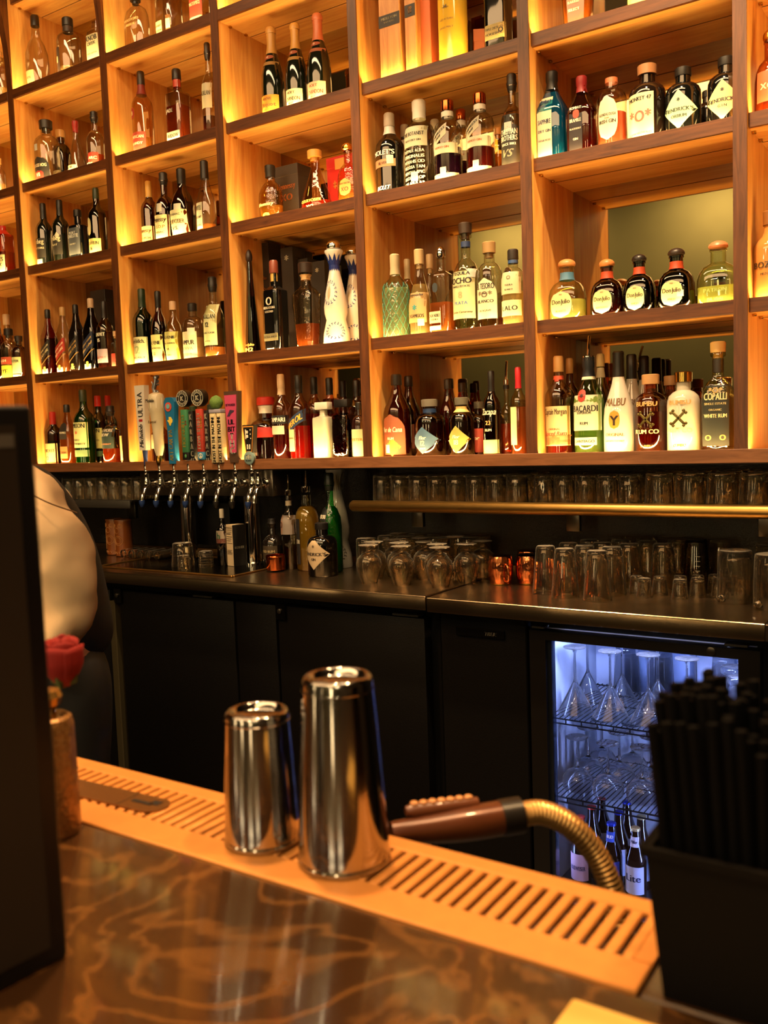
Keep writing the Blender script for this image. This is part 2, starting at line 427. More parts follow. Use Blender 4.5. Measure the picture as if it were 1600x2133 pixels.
# ---------------------------------------------------------------- bottles
SH = {  # outline (radius, height) as shares of the widest radius and of the full height, cap start, cap radius
 'std': ([(.9, 0), (1, .015), (1, .56), (.95, .62), (.78, .67), (.5, .715), (.38, .76), (.33, .82), (.33, .93)], .84, .37),
 'jw': ([(.96, 0), (1, .01), (1, .54), (.92, .60), (.66, .68), (.44, .76), (.33, .85), (.32, .94)], .87, .40),
 'gin': ([(.95, 0), (1, .02), (1, .58), (.98, .64), (.88, .70), (.66, .745), (.42, .77), (.40, .90)], .87, .46),
 'champ': ([(.92, 0), (1, .02), (1, .38), (.96, .47), (.80, .57), (.58, .66), (.42, .74), (.36, .82), (.34, .95)], .74, .40),
 'julio': ([(.92, 0), (1, .03), (1, .30), (.98, .42), (.90, .52), (.72, .60), (.48, .645), (.36, .67), (.35, .84), (.40, .845), (.40, .87)], .87, .47),
 'bell': ([(.97, 0), (1, .02), (.98, .08), (.84, .26), (.62, .44), (.40, .60), (.27, .70), (.25, .90)], .88, .33),
 'taper': ([(1, 0), (1, .02), (.86, .20), (.64, .45), (.44, .70), (.34, .88)], .885, .46),
 'azul': ([(.98, 0), (1, .02), (.95, .12), (.72, .25), (.84, .31), (.86, .37), (.72, .50), (.52, .62), (.37, .715), (.36, .75), (.50, .84), (.68, .885), (.66, .90)], .90, .56),
 'malibu': ([(.96, 0), (1, .02), (1, .34), (.93, .45), (.68, .57), (.45, .68), (.36, .76), (.34, .94)], .83, .37),
 'med': ([(.94, 0), (1, .02), (1, .46), (.93, .55), (.66, .63), (.36, .67), (.33, .70), (.33, .86), (.44, .87), (.44, .90)], .90, .42),
 'pear': ([(.80, 0), (.84, .02), (.95, .2), (1, .36), (.95, .50), (.72, .62), (.42, .70), (.33, .78), (.32, .93)], .86, .37),
 'rect': ([(.97, 0), (1, .01), (1, .64), (.97, .67), (.60, .70), (.36, .72), (.34, .74), (.34, .88)], .86, .42),
 'cube': ([(.97, 0), (1, .01), (1, .70), (.96, .73), (.40, .76), (.34, .78), (.34, .86)], .86, .80),
 'flask': ([(.95, 0), (1, .02), (1, .50), (.95, .62), (.78, .74), (.5, .80), (.26, .82), (.25, .90)], .90, .32),
 'decan': ([(.78, 0), (.80, .02), (.92, .35), (1, .58), (.98, .64), (.72, .69), (.42, .73), (.36, .76), (.36, .84), (.46, .85), (.46, .88)], .88, .5),
 'tube': ([(1, 0), (1, .995), (.97, 1.0)], 1.0, .5),
}
def interp(prof, R, H, z):
    zz = z / H
    for i in range(len(prof) - 1):
        if prof[i][1] <= zz <= prof[i + 1][1]:
            t = (zz - prof[i][1]) / max(1e-6, prof[i + 1][1] - prof[i][1]); return R * (prof[i][0] * (1 - t) + prof[i + 1][0] * t)
    return R * prof[-1][0]
def patch(front, x0, x1, z0, z1, nx=10, nz=4, shape=None):
    """paper that follows the glass; shape cuts its outline: 'oval', 'diamond', 'arch', 'diag'"""
    V, F = [], []
    for j in range(nz + 1):
        t = j / nz
        k, sh = 1.0, 0.0
        if shape == 'oval': k = max(.03, (1 - abs(2 * t - 1) ** 2.4) ** (1 / 2.4))
        if shape == 'diamond': k = max(.02, 1 - abs(2 * t - 1) ** 1.15)
        if shape == 'arch': k = 1.0 if t < .6 else max(.03, (1 - ((t - .6) / .4) ** 2) ** .5)
        for i in range(nx + 1):
            s = i / nx; x = (x0 + x1) / 2 + (s - .5) * (x1 - x0) * k
            z = z0 + t * (z1 - z0)
            if shape == 'diag': z += (s - .5) * (x1 - x0) * .75
            V.append(front(x, z))
    for j in range(nz):
        for i in range(nx):
            a = j * (nx + 1) + i; F.append((a, a + 1, a + nx + 2, a + nx + 1))
    return V, F
def dim(c, k=.62): return tuple(v * k for v in lin(c))
PL = {}
def settle(key, x, y, r, xr=(-9, 9), yr=(-9, 9), keep=False):
    """nearest free standing place to x,y for a foot of radius r; None if there is none"""
    L_ = PL.setdefault(key, [])
    for k in range(900):
        d = .0022 * k ** .9; a = k * 2.399
        cx_, cy_ = x + d * math.cos(a), y + d * math.sin(a)
        if not (xr[0] + r <= cx_ <= xr[1] - r and yr[0] + r <= cy_ <= yr[1] - r) and not keep: continue
        if keep or all((cx_ - q[0]) ** 2 + (cy_ - q[1]) ** 2 >= (r + q[2] + .0008) ** 2 for q in L_):
            L_.append((cx_, cy_, r)); return cx_, cy_
    return None
def bottle(si, px, top, w, shape, gcol, liq, cap, labels, desc, cat='bottle', name='liquor_bottle', n=2.0, ry=1.0, Y=None, group=None, z=None, R=None, H=None, foil=None, pour=False, N=28, gkw={}):
    zb = SZ[si] - .008 if z is None else z
    Yf = .045 if Y is None else Y
    if R is None:
        p = on_line(px, Yf + .035, zb); D = proj(p)[2]
        R = w / 2 * D / FPX / (1.0 if n == 2 else 1.08)
    p = on_line(px, Yf + R * ry, zb)
    if H is None: H = height_at(p, top)
    prof, cz0, cr = SH[shape]
    key = (si, round(zb, 2)); L_ = PL.setdefault(key, [])
    def hit(): return any((p.x - q[0]) ** 2 + (p.y - q[1]) ** 2 < (R * max(1, ry) + q[2] + .0005) ** 2 for q in L_)
    for k in range(46):
        if not hit(): break
        if Y is not None and z is None and p.y + R < SD - .012: Yf += .005
        else: R *= .985
        if Y is None and k > 12: Yf += .004
        p = on_line(px, Yf + R * ry, zb)
    L_.append((p.x, p.y, R * (1.06 if n > 2 else 1)))
    p.z += .0004
    t = empty(name, p, desc, cat, group)
    dark = isinstance(gcol, str) and gcol.startswith('D')
    gm = pbr(dim(gcol[1:], .72), .07, spec=.7, coat=.6) if dark else glass(gcol, **gkw)
    body = obj('glass_body', lathe([(r * R, zz * H) for r, zz in prof], N, n, ry), gm, t, 40)
    if liq:
        hl = liq[1] * H; pr = [(r * R * .95, max(.003, zz * H)) for r, zz in prof if zz * H < hl] + [(interp(prof, R, H, hl) * .95, hl)]
        obj('liquor', lathe(pr, N, n, ry), glass(liq[0], .35, .02, .1, trans=.32), t, 40)
    if cap:
        ck = cap[1] if len(cap) > 1 else 'screw'; cc = cap[0]
        cm = {'gold': GOLD, 'chrome': CHROME, 'copper': COPPER}.get(cc) or pbr(cc, .4)
        if ck == 'screw': pc = [(cr * R * .98, cz0 * H), (cr * R, cz0 * H + .002), (cr * R * .97, H * .985), (cr * R * .8, H)]
        elif ck == 'foil': pc = [(interp(prof, R, H, H * (cz0 - .08)) * 1.06, (cz0 - .08) * H), (interp(prof, R, H, H * cz0) * 1.08, cz0 * H), (cr * R, cz0 * H + .006), (cr * R, H * .985), (cr * R * .8, H)]
        elif ck == 'cork': pc = [(cr * R * .7, (cz0 - .05) * H), (cr * R * .7, cz0 * H), (cr * R * 1.12, cz0 * H + .001), (cr * R * 1.15, H * .99), (cr * R, H)]
        elif ck == 'ball':
            c0 = cz0 * H; rr = cr * R; hh = H - c0
            pc = [(rr * .7, c0), (rr * .95, c0 + hh * .15)] + [(rr * math.cos(a), c0 + hh * .35 + hh * .65 * math.sin(a)) for a in (0, .4, .8, 1.15, 1.4, 1.57)]
        elif ck == 'champ': pc = [(interp(prof, R, H, H * zz) * 1.06, zz * H) for zz in (.70, .76, .82)] + [(.40 * R, .88 * H), (.40 * R, .925 * H), (.46 * R, .93 * H), (.46 * R, .975 * H), (.34 * R, H)]
        elif ck == 'block': pc = None
        cn = 'neck_foil' if ck in ('foil', 'champ') else 'cap'
        if pc: obj(cn, lathe(pc, 20), cm, t)
        else: obj(cn, box(-R * .85, R * .85, -R * .5, R * .5, H * .87, H, .003), cm, t)
    if foil:
        z0, z1 = foil[1] * H, foil[2] * H
        obj('neck_band', lathe([(interp(prof, R, H, zz) * 1.04, zz) for zz in (z0, (z0 + z1) / 2, z1)], 20, capb=False, capt=False), pbr(foil[0], .45), t)
    if pour:
        obj('pour_spout', join(lathe([(R * .36, H * .93), (R * .40, H * .95), (R * .40, H * 1.0), (R * .15, H * 1.01)], 14), tube([(0, 0, H), (.003, -.004, H + .03), (.010, -.012, H + .062)], .0045, 8)), CHROME, t)
    def front(x, zz, k=1.012):
        r = interp(prof, R, H, zz); q = min(.999, abs(x) / r)
        return (x, -r * ry * (1 - q ** n) ** (1 / n) * k - .0006, zz)
    for L in labels:
        z0, z1, wf, col = L[:4]; shp = L[5] if len(L) > 5 else None; xo = (L[6] if len(L) > 6 else 0) * R
        zm = (z0 + z1) / 2 * H; rw = interp(prof, R, H, zm) * wf
        lb = None
        if col:
            lb = obj('label', patch(front, xo - rw, xo + rw, z0 * H, z1 * H, shape=shp, nz=10 if shp else 4), pbr(dim(col), .6), t)
        for tx in (L[4] or []):
            s, zc, hh, tc = tx[:4]; kw = tx[4] if len(tx) > 4 else {}
            ww = kw.pop('w', None) if kw else None
            kw = dict(kw)
            tv = text2d(s, w=(ww or 1.72) * rw, h=hh * H, **{k: v for k, v in kw.items() if k != 'diag'})
            if not tv[0]: continue
            zc_ = (z0 + zc * (z1 - z0)) * H
            dg_ = .75 if shp == 'diag' else 0
            obj('lettering', place_text(tv, lambda x, zz: (lambda q: (q[0], q[1] - .0007, q[2]))(front(xo + max(-.97 * rw, min(.97 * rw, x)), zc_ + zz + dg_ * x))), pbr(tc, .5), lb or t, 0)
    return t
def sticker(t, x, z, s=.02, y=None):
    """small white tax stamp with a red mark"""
    y = y if y is not None else -.05
    a = obj('tax_stamp', box(x - s / 2, x + s / 2, y - .0006, y, z - s * .55, z + s * .55), pbr('#f3efe2', .6), t, 0)
    obj('stamp_mark', box(x, x + s * .3, y - .001, y - .0005, z - s * .3, z), pbr('#c8402c', .6), a, 0)
W_, K_ = '#efe6c8', '#17120e'
CL, GR, AM = '#f6f3ea', '#3d8a44', '#b5601c'
def L(z0, z1, wf, col, *tx, s=None, xo=0): return (z0, z1, wf, col, list(tx), s, xo)
def t(s, zc, h, c=K_, **k): return (s, zc, h, c, k)
B = bottle
g_cork = ('#a8794e', 'cork')
# --- top row visible (standing on the highest full shelf)
B(0, 82, 33, 48, 'pear', CL, None, ('#1c1410', 'screw'), [L(.04, .26, .55, '#d8c489', t('RYE', .6, .03))], 'empty curvy clear bottle with a black cap and gold-cream label at its foot, highest shelf', 'bottle', 'whiskey_bottle')
B(0, 148, 38, 50, 'gin', CL, ('#e8cf94', .2), ('#1d1713', 'screw'), [L(.03, .5, .4, '#4a352a', t('|||', .6, .08, '#d8c8a0'), xo=-.4)], 'round-shouldered clear bottle with a dark vertical label strip and black stopper, highest shelf', 'bottle', 'whiskey_bottle', foil=('#3a2a22', .77, .86))
B(0, 205, 35, 46, 'gin', CL, None, None, [L(.10, .62, .9, '#e6d9ae', t('KNOB', .86, .10), t('CREEK', .66, .06), t('SMALL BATCH', .3, .03))], 'clear bottle with a tall cream label lettered KNOB, against an upright', 'bottle', 'whiskey_bottle', n=4, ry=.7)
B(0, 6, 108, 30, 'flask', CL, ('#e8cf94', .3), ('#caa060', 'cork'), [], 'clear oval bottle at the picture edge on the highest shelf', 'bottle', 'whiskey_bottle')
B(0, 288, -8, 66, 'flask', CL, None, ('#1b1511', 'cork'), [L(.42, .60, .8, None, t('WOODFORD', .7, .045, '#d9bd7c'), t('RESERVE', .25, .04, '#d9bd7c')), L(.03, .09, .8, '#3f5a3a', t('90.4', .5, .03, '#e8dcb0'))], 'large clear flask-shaped whiskey bottle with a thin green strip at its foot', 'bottle', 'whiskey_bottle', ry=.55, n=2.6)
B(0, 355, -70, 56, 'jw', CL, None, ('#1b1511', 'screw'), [L(.05, .26, .42, '#f0e4b4', t('STRAIGHT', .7, .03), t('BOURBON', .4, .03), xo=-.45), L(.08, .3, .22, '#8a5a2a', t('|||', .5, .1, '#f0e4b4'), xo=.6)], 'clear whiskey bottle with a cream back label, cut by the top of the picture', 'bottle', 'whiskey_bottle', n=4, ry=.8)
B(0, 418, -62, 42, 'rect', CL, None, ('#1b1511', 'screw'), [L(.18, .62, .92, '#b8402a', t('MASTERPIECE', .5, .06, '#f4e2b0')), L(.03, .18, .92, '#e8c8a0', t('80', .5, .08, '#b8402a'))], 'bottle with a red label written in white script, beside an upright near the picture top', 'bottle', 'whiskey_bottle', n=4, ry=.8)
# --- fourth row up
B(1, 103, 252, 52, 'gin', CL, ('#e6cfa0', .1), ('#221a14', 'cork'), [L(.05, .40, .85, '#262017', t('THE BOSS HOG', .62, .05, '#f0e0b8'), s='arch'), L(.06, .19, .5, '#b03324', t('VII', .5, .06, '#f2e2ba'), s='arch'), L(.50, .60, .2, '#f4eedc', xo=-.1)], 'broad clear bottle with an arched black label, red badge and figure stopper', 'bottle', 'whiskey_bottle')
B(1, 133, 262, 38, 'gin', '#8a4a22', ('#5a2410', .7), ('#c79a5a', 'cork'), [L(.05, .3, .7, '#efe6c8')], 'brown bottle with a figure stopper, behind the broad bottle with the black arched label', 'bottle', 'whiskey_bottle', Y=.12)
B(1, 163, 252, 40, 'bell', CL, None, ('#8a2320', 'foil'), [L(.06, .16, .7, W_, t('MEYERS', .5, .04))], 'bell-shaped clear bottle with a long dark red neck foil', 'bottle', 'whiskey_bottle')
B(1, 202, 233, 38, 'med', CL, ('#b34a1c', .24), ('#17120f', 'foil'), [L(.08, .26, .5, '#c03a22', t('ARC', .5, .05, '#f6e6c0'), xo=.4), L(.03, .12, .85, None, t('LITTLE', .5, .035, W_))], 'clear bottle with black banded neck foil and a small red square on its side', 'bottle', 'whiskey_bottle')
B(1, 3, 330, 22, 'std', CL, ('#e8cf94', .3), ('#caa060', 'cork'), [L(.1, .4, .8, W_)], 'slim bottle with a pale label cut by the left picture edge, fourth row up', 'bottle', 'whiskey_bottle')
B(1, 302, 150, 44, 'std', '#f0d8a8', ('#e0b878', .2), ('#241a14', 'screw'), [L(.42, .56, .38, '#c8402c', t('B', .5, .05, '#f4e2b0'), s='oval', xo=-.4), L(.04, .26, .85, '#cf4a34', t('AMERICAN', .75, .035, '#f4e2b0'), t('BRANDY', .4, .03, '#f4e2b0'))], 'clear bottle with red oval seal and red foot label, dark red neck', 'bottle', 'brandy_bottle', foil=('#7a241c', .72, .84))
B(1, 375, 145, 50, 'rect', CL, ('#b04a1a', .50), ('#1a1310', 'screw'), [L(.02, .16, .8, W_, t('WIDOW', .6, .05)), L(.38, .48, .5, None, t('JADE', .5, .05, W_), xo=-.3)], 'square-shouldered bottle half full of amber spirit with a red neck and white foot label', 'bottle', 'whiskey_bottle', n=5, ry=.8, foil=('#b53a24', .76, .90))
B(1, 440, 90, 30, 'med', CL, ('#4a1a14', .2), ('#241a14', 'foil'), [L(.28, .55, .9, '#e8dcb4', t('MACALLAN', .6, .05))], 'bottle with a cream label and dark spirit at its foot, half hidden by an upright', 'bottle', 'whiskey_bottle')
ch = [(572, 58, 48, '#e0922c', 'VEUVE', 'Clicquot', '#5c3f1c', 'champagne bottle with a glowing orange label, leftmost of the three in one cubby', '#b3823c'),
      (621, 50, 46, '#f4ecc0', 'MOET', '& CHANDON', '#3a3020', 'green champagne bottle with a pale cream label, between the orange-labelled and the pink-labelled ones', '#c08a3a'),
      (668, 30, 50, '#f0c8a8', 'MOET', '& CHANDON', '#7a2a20', 'tallest champagne bottle with a pink rose label and copper neck foil', '#b8623a')]
for px, tp, w, lc, a, b, tc, d, fc in ch:
    B(1, px, tp, w, 'champ', 'D10140c', None, (fc, 'champ'), [L(.04, .23, .92, lc, t(a, .78, .03, tc), t(b, .42, .045, tc), t('BRUT', .15, .02, tc)), L(.56, .60, 1.02, fc), L(.63, .68, .8, '#b5552c', t('O', .5, .02, W_), s='oval')], d, 'champagne', 'champagne_bottle')
# boxes and tins
def carton(si, px, top, wm, dm, mat, desc, labels=(), Y=.045, cat='box', name='gift_box', rz=0.0, H=None):
    zb = SZ[si] - .008; p = on_line(px, Y, zb); p.y = Y
    if H is None: H = height_at(p, top)
    Yc = Y
    L_ = PL.setdefault((si, round(zb, 2)), [])
    def hit2(yc): return any(abs(p.x - q[0]) < wm / 2 + q[2] and abs(yc + dm / 2 - q[1]) < dm / 2 + q[2] for q in L_)
    while hit2(Yc) and Yc + dm < SD - .006: Yc += .004
    if hit2(Yc):
        dm = .05; Yc = SD - .056
        while hit2(Yc) and dm > .012: dm -= .004; Yc = SD - .006 - dm
    p = on_line(px, Yc, zb); 
    if Y > .1: H = height_at(p, top) if H is None or Y > .19 else H
    for q_ in range(int(wm / .03) + 1): L_.append((p.x - wm / 2 + .015 + q_ * .03, Yc + min(dm / 2, .015), .015))
    e = empty(name, (p.x, Yc + dm / 2, zb + .0004), desc, cat, None, rz)
    b = obj('box_body', box(-wm / 2, wm / 2, -dm / 2, dm / 2, 0, H, .002, 1), mat, e)
    obj('box_lid', box(-wm / 2 - .0008, wm / 2 + .0008, -dm / 2 - .0008, dm / 2 + .0008, H - .04, H + .001, .001, 1), mat, e)
    for (x0, x1, z0, z1, col, tx) in labels:
        l = obj('label', box(x0 * wm, x1 * wm, -dm / 2 - .0014, -dm / 2 - .0006, z0 * H, z1 * H), pbr(col, .5), e, 0) if col else None
        for (s, zc, hh, tc) in tx:
            tv = text2d(s, w=(x1 - x0) * wm * .88, h=hh * H)
            obj('lettering', place_text(tv, lambda x, zz: ((x0 + x1) / 2 * wm + x, -dm / 2 - .0022, (z0 + zc * (z1 - z0)) * H + zz)), pbr(tc, .5), l or e, 0)
    return e
carton(1, 815, -190, .085, .10, wood('#b0682c', '#d89a50', 'z', 1.5, .4), 'pale wooden presentation box with a black plate lettered in white, beside the yellow tube', [(-.5, .5, .50, .61, '#201814', [('MIDLETON', .68, .026, '#e8d8b0'), ('VERY RARE', .36, .016, '#e8d8b0')])], H=.36)
carton(1, 858, -190, .045, .10, wood('#b0682c', '#d89a50', 'z', 1.5, .4), 'narrow wooden box side with a small black plate reading 2022', [(-.45, .45, .53, .64, '#201814', [('20', .7, .03, '#d89a50'), ('22', .4, .03, '#d89a50')])], H=.36, Y=.05)
carton(1, 888, -190, .045, .11, pbr('#c4602c', .5), 'plain terracotta-orange gift box next to the pale wooden boxes', [], H=.33, Y=.05)
B(1, 946, -110, 62, 'tube', 'De8b93c', None, None, [L(.30, .95, .6, None, t('THE', .98, .03, '#6a4a1c'), t('BALVENIE', .9, .05, '#4a3412'), t('CARIBBEAN CASK', .62, .035, '#6a4a1c'), t('-14-', .45, .04, '#4a3412'), t('AGED 14 YEARS', .25, .02, '#6a4a1c'), t('SINGLE MALT', .12, .02, '#6a4a1c'))], 'yellow cylindrical whisky tube with brown lettering', 'tube', 'whisky_tube', H=.31)
carton(1, 1003, 62, .09, .09, pbr('#b5602a', .5), 'low orange-brown box behind the yellow tube', [], Y=.2, rz=.5, H=.09)
B(1, 1040, -150, 54, 'rect', 'D0c0b0b', None, ('#141010', 'screw'), [L(.09, .21, .98, '#a8935c', t('TRIPLE DISTILLED', .7, .02), t('HORSESHOE', .35, .02)), L(.10, .20, .28, '#c9a85c', t('O', .5, .04), s='oval', xo=.62)], 'tall black square bottle with a khaki band label, top cut by the picture', 'bottle', 'tequila_bottle', n=6, ry=.9)
B(1, 1205, -120, 72, 'decan', '#f4e8c8', ('#d88a3a', .55), ('#b08a4a', 'cork'), [L(.12, .4, .5, None, t('SINGLE', .9, .03, '#fff4d0'), t('BARREL', .6, .03, '#fff4d0'), t('SELECT', .3, .03, '#fff4d0'))], 'tapered crystal decanter with etched white writing on the highest right shelf', 'bottle', 'whiskey_bottle', n=4, ry=.8)
B(1, 1345, -200, 72, 'med', '#e8e4a0', ('#d8d070', .6), ('#b08a4a', 'cork'), [L(.03, .2, .9, '#e8e070')], 'bottle with a pale green-yellow label whose foot shows under the picture top', 'bottle')
# --- third row up
B(2, 97, 424, 34, 'std', 'D0f130c', None, ('#12100e', 'foil'), [L(.14, .44, .85, '#2c2820', t('ardbeg', .80, .075, '#d8cfa8'), t('TEN YEARS', .5, .03, '#d8cfa8')), L(.02, .12, .5, '#e8dfc0')], 'dark green bottle with a black label, first of two alike, without a tilted price tag', 'bottle', 'whisky_bottle')
B(2, 131, 417, 35, 'std', 'D0f130c', None, ('#12100e', 'foil'), [L(.14, .44, .85, '#2c2820', t('ardbeg', .80, .075, '#d8cfa8'), t('ISLAY', .5, .03, '#d8cfa8')), L(.38, .48, .3, '#eee6cc', s='diamond', xo=.4)], 'dark green bottle with a black label and a tilted white tag on its shoulder', 'bottle', 'whisky_bottle')
B(2, 167, 437, 42, 'rect', 'D0c0f14', None, ('#15110f', 'screw'), [L(.10, .62, .92, '#5c626a', t('PORT', .82, .05, '#e0e0d8'), t('CHARLOTTE', .70, .07, '#e0e0d8'), t('HEAVILY', .4, .03, '#d8d0b8'))], 'squat black bottle with a slate grey label and short black cap', 'bottle', 'whisky_bottle', n=4, ry=.8)
B(2, 207, 392, 37, 'std', '#7a4a1c', ('#6a3a12', .66), ('#20301c', 'screw'), [L(.03, .25, .92, '#f0e48c', t('LAGAVULIN', .7, .05), t('16', .35, .05)), L(.30, .56, .42, '#e8d8a0', s='oval', xo=-.3)], 'brown bottle with yellow foot label and oval cream shield', 'bottle', 'whisky_bottle')
B(2, 12, 460, 44, 'cube', '#e8a070', ('#a03a1c', .42), None, [L(.04, .36, .92, '#f0e6b0', t("MAKER'S", .75, .07), t('MARK', .45, .06))], 'bottle with dripping red wax neck and a torn cream label at the left edge', 'bottle', 'whiskey_bottle', n=4, ry=.8, foil=('#b8221c', .74, .9))
B(2, 316, 378, 36, 'std', '#b0702c', ('#7a3a14', .6), ('#c79a4a', 'foil'), [L(.03, .32, .95, '#f2eaa8', t('Hennessy', .75, .06, '#5a3a18', slant=.3), t('VERY SPECIAL', .4, .03))], 'small cognac bottle with gold neck foil and a cream arched label', 'bottle', 'cognac_bottle', Y=.09)
B(2, 347, 360, 42, 'med', '#a0602c', ('#602a10', .55), ('#1c1613', 'foil'), [L(.03, .38, .95, '#f4ecb0', t('Hennessy', .78, .07, '#3a2614', slant=.3), t('V.S.O.P', .52, .045, '#8a5a2a'), t('COGNAC', .3, .03)), L(.42, .54, .3, '#f2ecd8', xo=.2)], 'cognac bottle with black neck and cream label, second from the cubby wall, gold-topped one behind', 'bottle', 'cognac_bottle')
B(2, 384, 352, 54, 'pear', '#a8683a', ('#5a2210', .52), ('#17120f', 'foil'), [L(.04, .40, .92, '#f6efbe', t('COURVOISIER', .55, .06, '#4a3214'), t('V.S.', .3, .05), t('COGNAC', .82, .03)), L(.40, .48, .3, '#f2ecd8', xo=.3)], 'round dark cognac bottle with a large cream label, black neck, white price tag', 'bottle', 'cognac_bottle')
B(2, 432, 335, 46, 'malibu', CL, ('#c8843c', .12), ('#17120f', 'foil'), [L(.06, .42, .52, '#f4eecb', t('MARTELL', .80, .065), t('BLUE SWIFT', .45, .035), t('COGNAC', .15, .025), xo=-.35)], 'clear pear-shaped bottle with a narrow white label and long black neck', 'bottle', 'cognac_bottle', ry=.7)
B(2, 567, 345, 60, 'pear', '#e8cf8c', ('#d8b45c', .25), ('#1f1813', 'foil'), [L(.20, .34, .9, None, t('Hennessy', .5, .06, '#f4e49c', slant=.3)), L(.03, .13, .34, '#e8d050', t('40', .5, .05), s='oval')], 'squat grape-embossed clear cognac bottle with a round yellow seal', 'bottle', 'cognac_bottle', ry=.7, gkw=dict(bump=.7, bscale=70))
carton(2, 600, 345, .115, .09, pbr('#30261c', .5), 'dark brown gift box lettered in copper, behind the squat embossed bottle', [(-.45, .45, .35, .75, None, [('Hennessy', .7, .10, '#c8743c'), ('XO', .25, .12, '#c8743c')])], Y=.15)
B(2, 660, 314, 80, 'bell', '#f4dcb0', ('#c83c24', .16), ('#b8843c', 'cork'), [L(.08, .22, .8, None, t('COURVOISIER', .6, .05, '#e8c060')), L(.02, .10, .3, None, t('XO', .5, .07, '#f4e0a0'))], 'wide bell-shaped decanter with a gold stopper in front of the red box', 'bottle', 'cognac_bottle', ry=.6, gkw=dict(bump=.3, bscale=40))
carton(2, 712, 325, .125, .10, pbr('#b01c14', .45), 'bright red gift box with a gold emblem behind the bell-shaped decanter', [(-.18, .18, .78, .96, '#b8843c', []), (-.3, .3, .3, .6, None, [('*O*', .6, .22, '#d88a3c')])], Y=.17)
B(2, 728, 298, 52, 'julio', '#f2dcae', ('#d89a4c', .4), ('gold', 'ball'), [L(.12, .40, .55, '#e8b85c', t('REMY MARTIN', .72, .03, '#5a3412'), t('XO', .38, .07, '#b8402a'), s='oval')], 'round fluted cognac bottle with gold stopper and an oval orange seal, half behind an upright', 'bottle', 'cognac_bottle', ry=.6, gkw=dict(bump=.8, bscale=50))
B(2, 816, 237, 62, 'std', 'D0a0908', None, ('#a89a88', 'screw'), [L(.46, .54, .9, None, t("NOLET'S", .5, .058, '#f4ecd8')), L(.33, .42, .8, '#e0a070', t('SILVER', .5, .03, '#4a2a18')), L(.36, .46, .2, '#f4efe0', xo=.5), L(.05, .12, .6, None, t('NOLET', .5, .05, '#f4ecd8', slant=.4))], 'black bottle with silver cap and white lettering NOLETS, in front of its twin', 'gin bottle', 'gin_bottle', foil=('#b8b0a4', .74, .84))
B(2, 848, 255, 50, 'std', 'D0a0908', None, ('#a89a88', 'screw'), [L(.40, .56, .8, '#e8d8c0')], 'black bottle with silver cap mostly behind the white-capped botanical bottle', 'gin bottle', 'gin_bottle', Y=.13, foil=('#c8beb0', .66, .8))
B(2, 878, 210, 64, 'gin', '#f2f0e4', None, ('#e6e0d2', 'foil'), [L(.46, .68, .86, '#ebe2bc', t('THE BOTANIST', .62, .042), t('ISLAY DRY GIN', .3, .02)), L(.04, .43, .86, None, t('THYMUS ALBA', .95, .035, '#d8d8c0'), t('ORIGINALIS', .8, .035, '#e8e8cc'), t('MYRRHIS OD', .65, .035, '#d8d8c0'), t('VILLOSA TAN', .5, .035, '#e8e8cc'), t('MENTHA SPIC', .35, .035, '#d8d8c0'), t('ULEX EUROP', .2, .035, '#e8e8cc'), t('CALAMUS AR', .05, .035, '#d8d8c0')), L(.08, .18, .25, '#f4efe0', xo=.1)], 'clear embossed-letter bottle with tall white cap and a cream label', 'gin bottle', 'gin_bottle')
B(2, 910, 250, 40, 'gin', '#f2f0e4', None, ('#c8bca4', 'screw'), [], 'clear bottle with ribbed white cap behind the embossed-letter bottle', 'gin bottle', 'gin_bottle', Y=.16)
for px, tp, w, lq, d, Yy, bs in ((936, 210, 60, '#3a1438', 'clear bottle of violet gin with copper cap and slanted white flag label', .045, '#b8aca0'), (964, 228, 46, '#5a1426', 'copper-capped gin bottle standing behind the violet and the red one', .14, None), (1003, 195, 60, '#7a1c16', 'clear bottle of deep red gin with copper cap, tallest of the copper-capped ones', .045, '#c8bcac')):
    B(2, px, tp, w, 'gin', CL, (lq, .34), ('copper', 'screw'), [L(.48, .62, .62, '#efe4c4', t('EMPRESS', .7, .035), t('1908', .35, .03), s='diag', xo=-.25), L(.34, .46, .94, '#f0e6c8', t('INDIGO GIN', .6, .025, '#a0522c'))] + ([L(.01, .11, .96, bs), L(.06, .18, .22, '#f4efe0', xo=.1)] if bs else []), d, 'gin bottle', 'gin_bottle', Y=Yy, foil=('#eee6d6', .80, .86))
B(2, 1040, 268, 34, 'gin', '#e8cf8c', ('#d8a84c', .5), ('#c8843c', 'cork'), [], 'small clear bottle with an orange stopper between the red gin and the black-necked brandy', 'bottle', 'liquor_bottle', Y=.15)
B(2, 1070, 155, 48, 'med', '#e8cfa0', None, ('#15110f', 'foil'), [L(.03, .56, .9, '#2a271f', t('CHRISTIAN', .66, .06, '#ece4d0'), t('BROTHERS', .54, .055, '#ece4d0'), t('SINCE 1882', .42, .025, '#ece4d0'), t('VS', .25, .08, '#8a8470', slant=.4)), L(.38, .48, .35, '#f4efe0', t('.', .5, .03, '#c8402c'))], 'brandy bottle with a near-black label and slim black neck against an upright', 'brandy bottle', 'brandy_bottle')
B(2, 1153, 150, 68, 'jw', '#7cc8dc', ('#58b4d0', .76), ('#15110f', 'foil'), [L(.02, .70, .52, '#ece3bd', t('BOMBAY', .93, .045, '#203050'), t('SAPPHIRE', .60, .05, '#203050'), t('DRY GIN', .45, .03, '#203050'), t('VAPOUR INFUSED', .3, .022, '#203050'), xo=-.25)], 'bright blue square gin bottle with a tall cream label', 'gin bottle', 'gin_bottle', n=5, ry=.8, foil=('#15110f', .82, .88))
